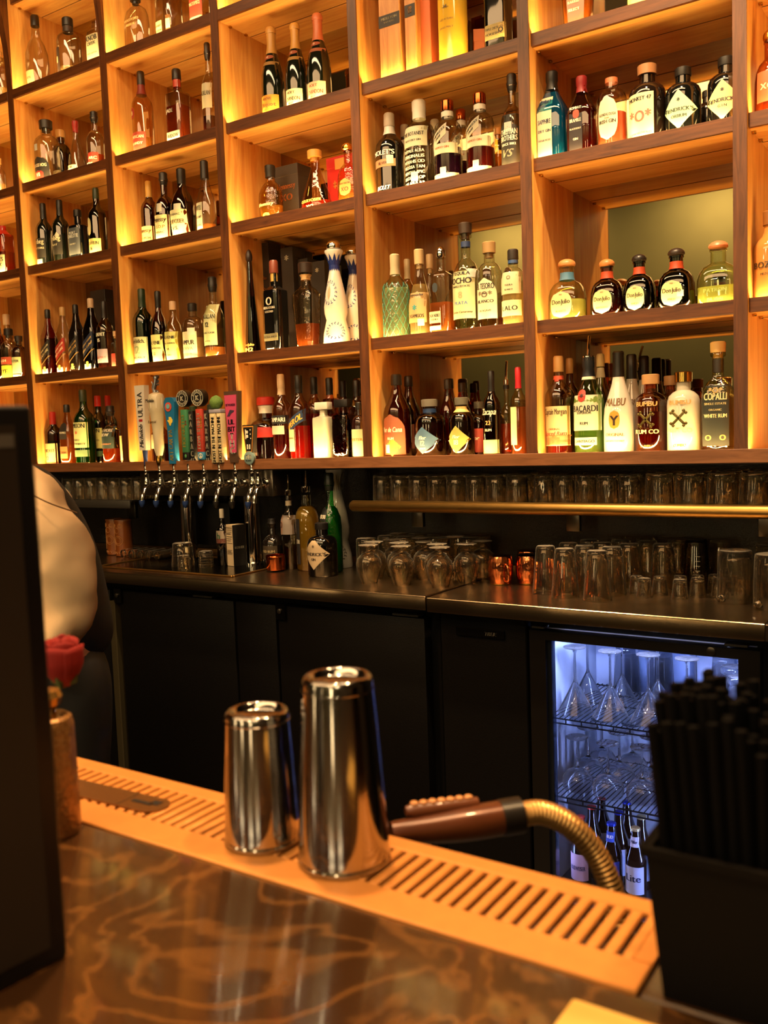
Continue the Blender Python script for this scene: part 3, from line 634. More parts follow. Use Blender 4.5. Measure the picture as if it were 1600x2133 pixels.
B(2, 1214, 160, 62, 'jw', '#d0906c', ('#7a1420', .60), ('#7a1a1c', 'foil'), [L(.02, .60, .5, '#20161a', t('BOMBAY', .97, .035, '#f0e0c8'), t('BRAMBLE', .70, .045, '#f0e0c8'), t('BLACKBERRY', .52, .022, '#f0e0c8'), t('GIN', .3, .03, '#f0e0c8'), xo=-.2), L(.45, .56, .24, '#d8543c', s='oval', xo=-.15)], 'dark red square gin bottle with a maroon cap and black label', 'gin bottle', 'gin_bottle', n=5, ry=.8)
B(2, 1276, 148, 64, 'gin', CL, ('#e08a5c', .45), None, [L(.10, .64, .66, '#f3e8c2', t('GLENDALOUGH', .58, .035), t('IRISH GIN', .42, .045), t('ROSE', .5, .018, '#a0522c'), s='oval')], 'clear flask of rose gin with an oval cream label and flared glass lip', 'gin bottle', 'gin_bottle', foil=('#b8643c', .84, .9))
B(2, 1350, 137, 76, 'gin', 'D1a110c', None, ('#9a6a42', 'cork'), [L(.03, .60, .74, '#efe8b8', t('MONKEY 47', .88, .05), t('*O*', .5, .14, '#8a5a4a'), t('SCHWARZWALD', .12, .03, '#8a5a4a'), xo=-.15)], 'dark apothecary gin bottle with a stamp-edged cream label and cork stopper', 'gin bottle', 'gin_bottle')
B(2, 1424, 142, 74, 'gin', 'D0b0d0c', None, ('#17130f', 'screw'), [L(.06, .62, .92, '#cfe6c0', t("HENDRICK'S", .5, .055, '#28362c'), t('ORBIUM', .33, .045, '#28362c'), t('*', .75, .08, '#28362c'), s='diamond')], 'squat black gin bottle with a mint green diamond label', 'gin bottle', 'gin_bottle')
B(2, 1474, 190, 46, 'gin', 'D120e0c', None, ('#17130f', 'screw'), [L(.06, .3, .6, '#d8cfa8', s='diamond')], 'black gin bottle in shadow behind the two with diamond labels', 'gin bottle', 'gin_bottle', Y=.17)
B(2, 1514, 120, 76, 'gin', 'D0c0a0a', None, ('#17130f', 'screw'), [L(.06, .62, .92, '#f0e6a4', t("HENDRICK'S", .5, .055, '#28262c'), t('G I N', .35, .04, '#28262c'), t('*', .75, .08, '#28262c'), s='diamond')], 'squat black gin bottle with a warm yellow diamond label beside the wide upright', 'gin bottle', 'gin_bottle')
B(2, 1604, 62, 60, 'julio', '#e8b070', ('#c87030', .5), ('gold', 'ball'), [L(.15, .5, .7, '#d8743c', t('XO', .5, .07, '#f4e0a0'))], 'oval amber bottle cut by the picture edge above the tall orange one', 'bottle', 'cognac_bottle')
# --- second row up
B(3, 22, 655, 34, 'std', '#e8d8b0', ('#c87838', .3), ('#caa87c', 'cork'), [], 'clear cork-topped bottle at the picture edge, taller of the four there', 'bottle', 'whiskey_bottle', Y=.12)
B(3, 3, 668, 34, 'jw', '#b07a4c', ('#6a2614', .6), ('#caa87c', 'screw'), [], 'red-brown bottle cut by the left edge, second row up', 'bottle', 'whiskey_bottle')
B(3, 24, 685, 36, 'gin', CL, ('#c8743c', .3), ('#201814', 'cork'), [L(.05, .28, .9, '#dfe23c', t('RYE', .5, .08)), L(.30, .44, .9, '#c8502c', t('A 124', .5, .05, '#f4e4c0'))], 'rounded clear bottle with a bright yellow foot label and orange band', 'bottle', 'whiskey_bottle')
B(3, 44, 700, 30, 'gin', CL, ('#6a2c18', .8), ('#201814', 'cork'), [L(.12, .50, .9, '#eef0a8', t('BASTER', .75, .06)), L(.02, .1, .8, '#b8d0a0')], 'small bottle with a pale yellow label against the upright, second row up', 'bottle', 'whiskey_bottle')
JW = [(107, 645, 32, '#c8704c', ('#8a2414', .56), '#17120f', '#1e1a16', '#e8dcb0', 'BLACK LABEL', 'square whisky bottle with a slanted black label, red-brown spirit, leftmost of the slant-labelled row'),
      (138, 640, 33, CL, ('#e09a54', .3), '#c89a5c', '#c4301c', '#f4e0c0', 'RED LABEL', 'square whisky bottle with a slanted red label and gold cap'),
      (165, 635, 33, 'D1a120c', None, '#15110f', '#28262a', '#d8a85c', 'DOUBLE BLACK', 'dark square whisky bottle with a slanted black and gold label'),
      (197, 622, 36, '#5a4a34', ('#1c1a20', .5), '#c8a884', '#1f2c50', '#d8b46c', 'Blue Label', 'square whisky bottle with a slanted navy blue label and pale stopper')]
for px, tp, w, gc, lq, cc, lc, tc, s_, d in JW:
    B(3, px, tp, w, 'jw', gc, lq, (cc, 'screw'), [L(.26, .46, .97, lc, t('JOHNNIE WALKER', .66, .028, tc), t(s_, .34, .04, tc), s='diag'), L(.21, .225, .97, '#d8a85c', s='diag'), L(.03, .10, .6, W_ if lq else None, t('&', .9, .09, '#e8c060'))], d, 'whisky bottle', 'whisky_bottle', n=5, ry=.95)
carton(3, 213, 605, .10, .09, pbr('#221c18', .5), 'plain charcoal gift box behind the bottle with the lilac label', [], Y=.17)
B(3, 224, 628, 36, 'std', '#d8b080', ('#5a2818', .55), ('#17120f', 'foil'), [L(.10, .30, .85, '#b8a4b4', t('SINGLE MALT', .4, .03, '#8a3a24')), L(.32, .56, .85, None, t('GLENLIVET', .8, .05, '#f4ecd8'), t('15', .45, .05, '#f4ecd8'))], 'bottle with white lettering and a small lilac-grey label, in front of the charcoal box', 'whisky bottle', 'whisky_bottle')
B(3, 243, 690, 16, 'rect', CL, None, ('#caa87c', 'cork'), [L(.05, .4, .8, '#c8402c')], 'sliver of a clear bottle with a red label wedged against the upright', 'whisky bottle', 'whisky_bottle', n=4)
B(3, 303, 602, 42, 'std', '#3c8a3c', ('#1c5a24', .62), ('#1a3018', 'foil'), [L(.04, .37, .93, '#eef0b8', t('Glenfiddich.', .84, .055), t('12', .5, .10, '#8a9a70'), t('SINGLE MALT', .2, .025))], 'bright green bottle with a pale label, long green neck', 'whisky bottle', 'whisky_bottle')
B(3, 336, 607, 36, 'pear', '#9a5c30', ('#5a2414', .58), ('#15110f', 'foil'), [L(.03, .40, .93, '#f2ee9c', t('BALVENIE', .7, .05), t('DOUBLEWOOD', .5, .025), t('12', .3, .04))], 'stubby brown bottle with black neck and yellow label beside the green bottle', 'whisky bottle', 'whisky_bottle')
B(3, 366, 628, 40, 'pear', '#f0e8c0', ('#e8cc6c', .5), ('#d8b088', 'screw'), [L(.03, .50, .93, '#f0ea90', t('BALVENIE', .8, .05), t('SINGLE BARREL', .6, .025), t('14', .4, .05), t('YEARS', .2, .025))], 'clear golden whisky bottle with pale cap and tall yellow label', 'whisky bottle', 'whisky_bottle')
B(3, 406, 632, 44, 'gin', CL, ('#e8c88c', .4), ('#201814', 'screw'), [L(.03, .50, .88, '#f2ecc4', t('RAMPUR', .6, .08), t('ASAVA', .38, .05, '#8a7a60')), L(.03, .13, .88, '#b0487c'), L(.44, .56, .3, '#f4efe0', xo=.5)], 'rounded clear bottle with magenta stripe along its white label', 'whisky bottle', 'whisky_bottle')
B(3, 450, 577, 44, 'med', CL, ('#d89a50', .14), ('#17120f', 'foil'), [L(.16, .66, .84, '#f2f0b0', t('MACALLAN', .70, .055), t('12', .5, .06), t('DOUBLE CASK', .3, .022), t('40% VOL', .1, .018))], 'tall clear bottle with black neck and long pale label beside the magenta-striped one', 'whisky bottle', 'whisky_bottle')
# boxes and tall bottles left of the blue and white ceramic ones
B(3, 528, 520, 32, 'taper', '#8a5a2c', ('#3a1c0c', .55), ('#241610', 'ball'), [L(.02, .10, .9, None, t('DonJulio', .85, .025, '#e8a050'), t('1942', .3, .04, '#e8a050'))], 'slender tapering brown bottle with a round stopper', 'tequila bottle', 'tequila_bottle')
for px, tp, wm, d in ((552, 508, .085, 'tall brown gift box with orange lettering behind the black horseshoe bottle'), (606, 516, .06, 'brown gift box with a small white crest, middle of the boxes'), (636, 540, .06, 'dark gift box directly behind the crystal decanter'), (668, 545, .07, 'charcoal gift box beside the blue and white ceramic bottle')):
    carton(3, px, tp, wm, .08, pbr('#2b2117', .5), d, [(-.4, .4, .55, .75, None, [('DonJulio', .7, .03, '#b86c34'), ('1942', .2, .04, '#b86c34')])] if px == 552 else [(-.3, .3, .86, .95, None, [('*', .5, .08, '#e8dcc0')])], Y=.20)
B(3, 578, 543, 48, 'rect', 'D0b0a0a', None, ('#7a3a28', 'screw'), [L(.50, .60, .4, None, t('O', .5, .09, '#e8d8b8')), L(.43, .5, .8, None, t('HERRADURA', .7, .028, '#e8d8b8'), t('LEGEND', .1, .022, '#e8d8b8')), L(.12, .20, 1.0, '#8a8260', t('EXTRA ANEJO', .5, .02)), L(.01, .05, .5, None, t('RESERVE', .5, .025, '#f4ecd8'))], 'square black bottle with a white horseshoe emblem and gold neck', 'tequila bottle', 'tequila_bottle', n=6, ry=.9, foil=('#c79a4a', .77, .89))
B(3, 643, 548, 58, 'decan', '#f6eed8', ('#b0602c', .29), ('#2a1c14', 'cork'), [L(.3, .6, .7, None)], 'faceted crystal decanter one third full of amber spirit', 'tequila bottle', 'tequila_bottle', n=5, ry=.8, foil=('#c8a070', .80, .86), gkw=dict(bump=.9, bscale=45))
def azul_marks(t_, R, H, K='#1e2c68', KC='#1e2c68'):
    prof = SH['azul'][0]
    def fr(a, z): r = interp(prof, R, H, z * H) * 1.02; return (r * math.sin(a), -r * math.cos(a), z * H)
    V, F = [], []
    def leaf(a, z, ang, s):
        b = len(V)
        for k in range(6):
            q = k / 6 * 2 * PI; x = math.cos(q) * s; y = math.sin(q) * s * .4
            V.append(fr(a + (x * math.cos(ang) - y * math.sin(ang)) / R, z + (x * math.sin(ang) + y * math.cos(ang)) / H))
        F.append(tuple(range(b, b + 6)))
    for base, zc, rz in ((0.0, .50, .11), (.5, .14, .075)):
        for k in range(16):
            th = k / 16 * 2 * PI
            leaf(base + .75 * math.sin(th), zc + rz * math.cos(th), th + .6, .0055); leaf(base + .62 * math.sin(th), zc + rz * .84 * math.cos(th), th - .5, .004)
    for k in range(-3, 4): leaf(-1.2 + .12 * k, .62 - .03 * abs(k), .4, .004)
    obj('painted_vine', (V, F), pbr(K, .3), t_, 0)
    # blue pointed collar
    V, F = [], []; N = 36
    for k in range(N + 1):
        a = 2 * PI * k / N; lo = .725 if k % 2 else .70; hi = .865 if k % 4 == 0 else (.80 if k % 2 == 0 else .83)
        V += [fr(a, lo), fr(a, .76), fr(a, hi)]
    for k in range(N): F += [(3 * k, 3 * k + 3, 3 * k + 4, 3 * k + 1), (3 * k + 1, 3 * k + 4, 3 * k + 5, 3 * k + 2)]
    obj('pointed_collar', (V, F), pbr(KC, .2), t_, 0)
    obj('crest', patch(lambda x, z: fr(x / R, z), -.012, .006, .435, .565, shape='oval'), pbr('#b0a080', .5), t_, 0)
def azul(si, px, top, w, d, Y=.045, z=None, cap='chrome', K='#1e2c68', KC='#1e2c68'):
    zb = SZ[si] - .008 if z is None else z
    p = on_line(px, Y + .035, zb); R = w / 2 * proj(p)[2] / FPX; p = on_line(px, Y + R, zb); H = height_at(p, top)
    e = B(si, px, top, w, 'azul', 'Df2e9da', None, (cap, 'ball'), [], d, 'tequila bottle', 'ceramic_bottle', Y=Y, z=z, N=40)
    azul_marks(e, R, H, K, KC); return e
azul(3, 703, 500, 58, 'white hourglass ceramic bottle with blue leaf vines and mirror-ball stopper on the shelf')
azul(3, 742, 508, 52, 'twin ceramic blue and white bottle half hidden by the upright', Y=.12)
lt_ = B(3, 828, 530, 56, 'std', '#eaf3e4', ('#eef2cc', .60), ('#c8b48c', 'foil'), [], 'pale green bottle wrapped in a diamond lattice pattern', 'tequila bottle', 'tequila_bottle', gkw=dict(bump=.9, bscale=50))
lb_ = [c for c in lt_.children if c.name.startswith('glass_body')][0]
LR = max(v.co.x for v in lb_.data.vertices); LH = height_at(Vector(lt_.location), 530)
def helix(a0, sg):
    P_ = []
    for k in range(19):
        zz = LH * (.02 + .64 * k / 18); rr = interp(SH['std'][0], LR, LH, zz) * 1.01; a = a0 + sg * k / 18 * 2.4
        P_.append((rr * math.cos(a), rr * math.sin(a), zz))
    return tube(P_, .0009, 5)
obj('lattice_pattern', join(*[helix(q / 12 * 2 * PI, sg) for q in range(12) for sg in (-1, 1)]), pbr('#3f8f78', .4), lt_)
B(3, 853, 540, 34, 'std', '#e8e0b8', None, ('#c8b48c', 'foil'), [], 'paper-strip topped clear bottle behind the lattice bottle', 'tequila bottle', 'tequila_bottle', Y=.15)
B(3, 878, 520, 48, 'malibu', CL, ('#e8d08c', .6), ('#c8a878', 'cork'), [L(.16, .50, .88, '#e8bc7c', t('CASAMIGOS', .22, .04), t('Reposado', .92, .03), t('*', .5, .10, '#3c9a94')), L(.12, .2, .25, '#f4efe0', xo=.5)], 'clear tapering bottle with a sand-coloured label and turquoise palm mark', 'tequila bottle', 'tequila_bottle')
B(3, 900, 530, 34, 'malibu', CL, None, ('#c8a878', 'cork'), [], 'clear bottle with paper neck strip behind the sand-labelled one', 'tequila bottle', 'tequila_bottle', Y=.15)
B(3, 923, 513, 52, 'rect', CL, ('#d8883c', .36), ('chrome', 'ball'), [L(.13, .26, .65, '#f4e8b8', t('CASA NOBLE', .65, .035), t('TEQUILA', .3, .018), xo=-.3), L(.05, .10, .6, '#f4e8b8', xo=-.25), L(.47, .58, .25, '#3c4448', s='oval', xo=-.15)], 'bottle one third full of amber tequila with silver ball stopper and round dark seal', 'tequila bottle', 'tequila_bottle', n=4, ry=.9)
B(3, 975, 465, 58, 'med', CL, None, ('#3a2a1e', 'cork'), [L(.12, .55, .90, '#efe4a8', t('TEQUILA', .95, .03), t('OCHO', .80, .055), t('SINGLE ESTATE', .68, .018), t('8', .5, .06, '#b09a6c'), t('PLATA', .33, .03, '#4c6c9c'), t('Carlos Camarena', .14, .02, slant=.3)), L(.49, .57, .22, '#e8e0c8', xo=.7)], 'tallest clear tequila bottle with a black stopper and a long cream label', 'tequila bottle', 'tequila_bottle', foil=('#2c3c60', .78, .83), gkw=dict(bump=.4, bscale=30))
B(3, 1023, 505, 56, 'gin', CL, None, ('#9a7a4c', 'cork'), [L(.12, .58, .86, '#f0e6bc', t('EL TESORO', .80, .065), t('~', .62, .06), t('*O*', .60, .07, '#6a5a40'), t('BLANCO', .43, .035), t('DE AGAVE', .2, .022), s='arch')], 'clear bottle with arched cream label and thick glass-rimmed stopper', 'tequila bottle', 'tequila_bottle')
B(3, 1072, 520, 50, 'gin', CL, ('#f0e0a0', .45), ('#2a2420', 'screw'), [L(.42, .70, .9, '#efe4b4', t('O', .75, .05, '#7a6a4a'), t('TEQUILA', .4, .02), t('BLANCO', .2, .02)), L(.14, .34, .9, '#f2e8b4', t('LALO', .5, .06))], 'clear bottle with a two-part white label lettered LALO beside the upright', 'tequila bottle', 'tequila_bottle', foil=('#34507c', .82, .86))
DJ = [(1183, 540, 84, '#eef0dc', ('#e8e8a0', .34), '#c8844c', '#4c7894', 'BLANCO', 'clear round-shouldered tequila bottle with a blue neck band and wooden ball stopper'),
      (1266, 540, 74, '#a86430', ('#6a3414', .62), '#c07840', '#b04424', 'REPOSADO', 'amber round-shouldered tequila bottle with an orange-brown ball stopper'),
      (1333, 530, 72, '#6a4020', ('#3a2010', .62), '#1c1613', '#b04424', 'ANEJO', 'dark amber tequila bottle with a black ball stopper, middle of the matching line'),
      (1410, 517, 80, '#4a3220', ('#241710', .64), '#2c2018', '#b04424', 'ANEJO', 'largest dark round-shouldered tequila bottle with a white tax stamp over its label')]
for k, (px, tp, w, gc, lq, cc, nb, s_, d) in enumerate(DJ):
    e = B(3, px, tp, w, 'julio', gc, lq, (cc, 'ball'), [L(.06, .47, .60, '#f3efa8', t('DonJulio', .58, .075, '#3a2c1c'), t(s_, .25, .03, '#8a5a2c'), t('1942', .88, .02, '#8a5a2c'), s='oval', xo=-.08)] + ([L(.20, .30, .18, '#f4efe0', t('.', .5, .05, '#c8402c'), xo=.4)] if k in (3,) else []), d, 'tequila bottle', 'tequila_bottle', n=2.8, ry=.75, foil=(nb, .66, .78))
B(3, 1497, 502, 92, 'julio', '#eef2d4', ('#e8eca0', .3), ('#c07850', 'ball'), [L(.04, .30, .85, None, t('PATRON', .75, .06, '#7a8a50'), t('|SILVER|', .2, .05, '#7a8a50'))], 'broad clear tequila bottle with wooden ball stopper and a lime green ribbon', 'tequila bottle', 'tequila_bottle', n=3, ry=.7)
B(3, 1604, 440, 66, 'std', 'Dd8964c', None, ('#8a5a2c', 'cork'), [L(.05, .45, .95, None, t('BOZAL', .85, .07, '#3a2a18'), t('MEZCAL', .6, .025, '#3a2a18'))], 'tall matt orange bottle cut by the right picture edge', 'mezcal bottle', 'mezcal_bottle')
# --- bottom row
B(4, 116, 858, 36, 'std', '#8a5a2c', ('#3a1c0c', .45), ('#a82418', 'foil'), [L(.05, .40, .95, '#f4ea9c', t('REDBREAST', .62, .06), t('12', .22, .07)), L(.02, .05, .95, '#b86c34')], 'dark whiskey bottle with a red neck and glowing cream label', 'whiskey bottle', 'whiskey_bottle')
B(4, 146, 843, 36, 'jw', '#f0d8a8', ('#d88a3c', .5), ('#1f1a17', 'screw'), [L(.42, .70, .7, '#3a342c', t('BUSHMILLS', .4, .035, '#e8dcc0'), s='arch'), L(.10, .30, .7, '#c88c4c', t('ORIGINAL', .5, .04, '#4a2c14'))], 'square clear bottle of light amber whiskey with a grey arched label', 'whiskey bottle', 'whiskey_bottle', n=5, ry=.8)
B(4, 181, 812, 44, 'std', '#5ab05a', ('#2c8a34', .55), ('#26301c', 'screw'), [L(.22, .56, .93, '#eef0a8', t('JAMESON', .84, .06), t('*', .6, .07, '#c8402c'), t('TRIPLE', .3, .025), t('IRISH WHISKEY', .15, .025)), L(.10, .19, .93, '#6c8a5c')], 'bright green whiskey bottle with a cream label, red band under its cap', 'whiskey bottle', 'whiskey_bottle', foil=('#c02c24', .86, .91))
B(4, 211, 822, 38, 'std', '#285a28', ('#163c18', .55), ('#b82420', 'screw'), [L(.22, .52, .93, '#e0e48c', t('JAMESON', .84, .06), t('BLACK BARREL', .4, .025)), L(.10, .18, .93, '#3c6a3c')], 'dark green whiskey bottle with a red cap behind the bright green one', 'whiskey bottle', 'whiskey_bottle', Y=.08)
B(4, 236, 845, 40, 'med', '#e8c08c', ('#d8743c', .26), ('#1c1613', 'foil'), [L(.26, .64, .88, '#2c4440', t('TULLAMORE', .82, .055, '#e8dcc0'), t('DEW', .62, .055, '#e8dcc0'), t('IRISH WHISKEY', .2, .025, '#d88a5c'))], 'clear bottle with a dark teal label and black ribbed cap', 'whiskey bottle', 'whiskey_bottle')
for k, (px, tp) in enumerate(((232, 822),)):
    B(4, px, tp, 34, 'std', '#2a5a2a', ('#163c18', .5), ('#b82420', 'screw'), [], 'red-capped bottle in the far rank behind the teal-labelled one', 'whiskey bottle', 'whiskey_bottle', Y=.17)
# behind the beer tap handles
B(4, 275, 850, 44, 'std', '#e8d890', ('#e8d070', .4), ('#c8a45c', 'foil'), [L(.05, .5, .9, '#f2ea90')], 'yellow-labelled bottle glimpsed behind the leftmost tap handle', 'liqueur bottle', 'liqueur_bottle')
B(4, 338, 866, 40, 'std', '#c89a5c', ('#5a2410', .4), ('#1f1a17', 'screw'), [L(.3, .6, .9, '#f2eac0')], 'bottle glimpsed between the lion-topped handle and the blue handle', 'liqueur bottle', 'liqueur_bottle')
B(4, 408, 846, 44, 'std', '#a8703c', ('#3a1c10', .5), ('#2c3a20', 'foil'), [L(.2, .6, .9, '#e8e0b0', t('CREAM', .5, .08, '#7a5a2c'))], 'dark bottle with a pale shoulder label behind the two round badge handles', 'liqueur bottle', 'liqueur_bottle')
B(4, 446, 842, 44, 'rect', 'D1a2016', None, ('#28301e', 'screw'), [L(.55, .75, .9, '#38442c', t('MAKE', .5, .06, '#c8c49c'))], 'olive green bottle top showing behind the hop-topped handle', 'liqueur bottle', 'liqueur_bottle')
B(4, 499, 828, 30, 'std', '#e8a884', ('#b8402c', .45), ('#b82c22', 'foil'), [L(.1, .45, .9, '#b8302c')], 'slim bottle with a red foil behind the pink tap handle', 'liqueur bottle', 'liqueur_bottle')
B(4, 534, 838, 46, 'std', 'D1c1a12', None, ('#20281a', 'screw'), [], 'black bottle in shadow behind the red-ribboned round one', 'liqueur bottle', 'liqueur_bottle', Y=.16)
B(4, 559, 827, 84, 'julio', '#b0582c', ('#4a1810', .5), ('#b82c22', 'screw'), [L(.08, .32, .62, '#2c1612', t('Grand Marnier', .45, .05, '#e8c8a0'), xo=-.45), L(.36, .50, .5, '#c02418', xo=.35), L(.50, .52, .95, '#c02418')], 'round dark orange-liqueur bottle with red neck ribbon and wax seal', 'liqueur bottle', 'liqueur_bottle', foil=('#e8dcc8', .74, .86))
B(4, 592, 780, 50, 'std', '#f0d8c8', ('#7a1c1c', .36), ('#d8b890', 'screw'), [L(.42, .52, .96, '#1c1c20', t('CAMPARI', .5, .05, '#f2ecdc')), L(.30, .40, .75, '#e8dcc4')], 'clear aperitif bottle with black banner lettered in white and red liquid', 'aperitif bottle', 'aperitif_bottle', foil=('#d8b890', .76, .84))
B(4, 628, 782, 54, 'std', '#f6d8c0', ('#d8281c', .40), ('#1c1814', 'screw'), [L(.37, .51, .94, '#24406c', t('APEROL', .5, .075, '#f0b43c'), s='diag'), L(.10, .36, .42, '#e8e4b0', t('APERITIVO', .6, .02), xo=-.3)], 'bright red aperitif bottle with a blue and yellow tilted label', 'aperitif bottle', 'aperitif_bottle', foil=('#1c1814', .79, .84))
for k, (px, tp, d) in enumerate(((660, 785, 'first black-capped red aperitif bottle behind the frosted white one'), (692, 787, 'second black-capped red aperitif bottle in the rear line, between the two square liqueur bottles'), (720, 790, 'third black-capped red aperitif bottle, behind the dark textured square bottle'), (748, 792, 'last black-capped red aperitif bottle, tight against the upright'))):
    B(4, px, tp, 42, 'std', '#f0c8b0', ('#b8201c', .55), ('#1c1814', 'screw'), [], d, 'aperitif bottle', 'aperitif_bottle', Y=.13, group='black-capped aperitif bottles in the rear line', foil=('#1c1814', .79, .84))
B(4, 678, 838, 42, 'cube', 'Dece4c4', None, ('#e8e0cc', 'block'), [L(.885, .97, .82, None, t('DISARONNO', .5, .035, '#3a2c1c'))], 'frosted white square liqueur bottle with a flat cream cap', 'liqueur bottle', 'liqueur_bottle', n=6, ry=1.0)
B(4, 719, 832, 44, 'cube', '#a85a34', ('#4a1a12', .68), ('#1a1512', 'block'), [L(.885, .97, .82, None, t('DISARONNO', .5, .035, '#e8dcc0'))], 'square amber rippled liqueur bottle with a flat black cap', 'liqueur bottle', 'liqueur_bottle', n=6, ry=1.0, gkw=dict(bump=1.0, bscale=35))
B(4, 752, 838, 34, 'gin', 'D2c1410', None, ('#1c1814', 'screw'), [L(.04, .52, .95, '#cfe0b0', t('MEISTER', .62, .05, '#c86c2c'))], 'dark round bottle with a pale green label against the upright, bottom row', 'liqueur bottle', 'liqueur_bottle')
B(4, 831, 780, 58, 'jw', '#c87a44', ('#7a2410', .72), ('#241b16', 'screw'), [L(.04, .52, .9, '#b0603c', t('Flor de Cana', .62, .06, '#f2e0c0', slant=.25), t('RUM', .4, .03, '#f2e0c0'), s='arch'), L(.02, .24, .6, '#d8a43c', s='diamond', xo=.1), L(.06, .16, .2, '#f4efe0', xo=-.3)], 'tall amber rum bottle with copper arched label', 'rum bottle', 'rum_bottle')
B(4, 856, 782, 46, 'jw', '#b86c3c', ('#6a2410', .72), ('#241b16', 'screw'), [L(.1, .4, .9, '#9a5434')], 'second tall amber rum bottle tucked behind the copper-labelled one', 'rum bottle', 'rum_bottle', Y=.12)
B(4, 898, 832, 66, 'gin', '#b0683c', ('#5a2214', .60), ('#6a6458', 'cork'), [L(.06, .52, .95, '#44688c', t('Flor', .6, .06, '#f2e8c0', slant=.25), t('12', .4, .09, '#f0d890'), t('ANOS', .2, .03, '#f2e8c0'), s='diamond')], 'squat rum bottle with a blue star-shaped label', 'rum bottle', 'rum_bottle', foil=('#243c60', .77, .84))
B(4, 964, 828, 54, 'gin', '#b8904c', ('#3c2c16', .58), ('#5c584c', 'cork'), [L(.06, .52, .95, '#a89848', t('Flor', .6, .06, '#f2e8c0', slant=.25), t('18', .4, .09, '#f0e0a0'), s='diamond')], 'squat rum bottle with an olive-gold star-shaped label', 'rum bottle', 'rum_bottle', foil=('#d8b870', .75, .85))
B(4, 937, 790, 38, 'jw', '#d87a44', ('#b8401c', .72), ('#3a2e24', 'screw'), [], 'tall orange rum bottle behind, between the two squat star-labelled ones', 'rum bottle', 'rum_bottle', Y=.2)
B(4, 966, 795, 40, 'jw', '#d87a44', ('#b8401c', .70), ('#3a2e24', 'screw'), [], 'tall orange rum bottle directly behind the olive-gold labelled one', 'rum bottle', 'rum_bottle', Y=.2)
B(4, 1000, 836, 40, 'gin', '#a8502c', ('#7a1c14', .62), ('#5c584c', 'cork'), [L(.06, .5, .9, '#b8402c', t('Flor', .6, .07, '#f2d8b0', slant=.25))], 'squat dark red rum bottle half behind the black-capped one', 'rum bottle', 'rum_bottle', Y=.09)
B(4, 1027, 773, 38, 'std', '#8a4a28', ('#3a120c', .7), ('#15120f', 'foil'), [L(.03, .19, .95, '#f0e48c'), L(.22, .56, .95, None, t('Zacapa', .85, .075, '#e8dcc0', slant=.3), t('23', .5, .05, '#e8a060'), t('RUM', .25, .03, '#e8dcc0'))], 'dark rum bottle with a black neck, white script and yellow foot label', 'rum bottle', 'rum_bottle')
B(4, 1058, 790, 42, 'med', '#f4e8cc', ('#b8502c', .42), None, [L(.1, .5, .18, '#f2eab0', xo=-.8)], 'clear bottle with a thin metal pourer and amber liquid', 'rum bottle', 'rum_bottle', pour=True, foil=('#1c1814', .88, .93))
B(4, 1083, 765, 34, 'std', '#f0e0b8', ('#c86c34', .55), ('#a81c28', 'foil'), [L(.12, .55, .55, '#f2f0b0', xo=-.4)], 'clear bottle with a crimson cap and yellow side label by the upright', 'rum bottle', 'rum_bottle')
B(4, 1167, 742, 58, 'std', '#f0d8b4', ('#b8342c', .10), ('#d8a868', 'screw'), [L(.09, .49, .95, '#f0e6a8', t('Captain Morgan', .84, .06, '#4a2c18'), t('ORIGINAL', .42, .02, '#a0402c'), t('Spiced Rum', .3, .04, '#b0402c', slant=.25)), L(.10, .20, .95, '#d88a3c', s=None), L(.74, .76, .4, '#c8402c')], 'clear rum bottle with gold cap and a cream label in red and brown script', 'rum bottle', 'rum_bottle', foil=('#c85034', .76, .80))
B(4, 1190, 746, 42, 'std', '#b87a4c', ('#4a1c10', .6), ('#c89858', 'screw'), [], 'gold-capped dark rum bottle behind the cream-labelled spiced one', 'rum bottle', 'rum_bottle', Y=.13)
B(4, 1229, 742, 64, 'jw', '#cfe4b0', ('#bcd890', .6), ('#20242c', 'foil'), [L(.24, .60, .95, '#f0ecc8', t('BACARDI', .62, .065), t('SUPERIOR', .5, .025), t('RUM', .2, .03)), L(.53, .66, .3, '#d03c24', t('*', .5, .07, '#2a1410'), s='oval', xo=-.15), L(.09, .17, .75, '#e8ecc0', t('SANTIAGO', .5, .03))], 'pale green-tinted white rum bottle with a red round emblem and a pourer', 'rum bottle', 'rum_bottle', pour=True, foil=('#e0d8b8', .76, .86))
B(4, 1254, 736, 42, 'jw', '#cfe4b0', ('#bcd890', .5), ('#e0c88c', 'screw'), [], 'white rum bottle with pale cap behind the one with the red emblem', 'rum bottle', 'rum_bottle', Y=.12, foil=('#e0d8b8', .76, .86))
B(4, 1291, 732, 66, 'malibu', 'Df0e6d2', None, ('#16120f', 'foil'), [L(.10, .52, .72, None, t('MALIBU', .96, .075, '#6a4a20'), t('ORIGINAL', .20, .03, '#6a4a20'), t('RUM WITH COCONUT', .05, .016, '#6a4a20')), L(.24, .42, .36, '#e8a030', t('Y', .45, .10, '#20140c'), s='oval')], 'white coconut rum bottle with a sunset disc, foremost of the three', 'rum bottle', 'rum_bottle')
for px, tp, d, yy in ((1318, 737, 'second white coconut rum bottle, just behind the front one', .12), (1344, 740, 'third white coconut rum bottle, rearmost of the three', .20)):
    B(4, px, tp, 56, 'malibu', 'Df0e6d2', None, ('#16120f', 'foil'), [L(.10, .52, .72, None, t('MALIBU', .96, .075, '#6a4a20')), L(.24, .42, .36, '#e8a030', s='oval')], d, 'rum bottle', 'rum_bottle', Y=yy)
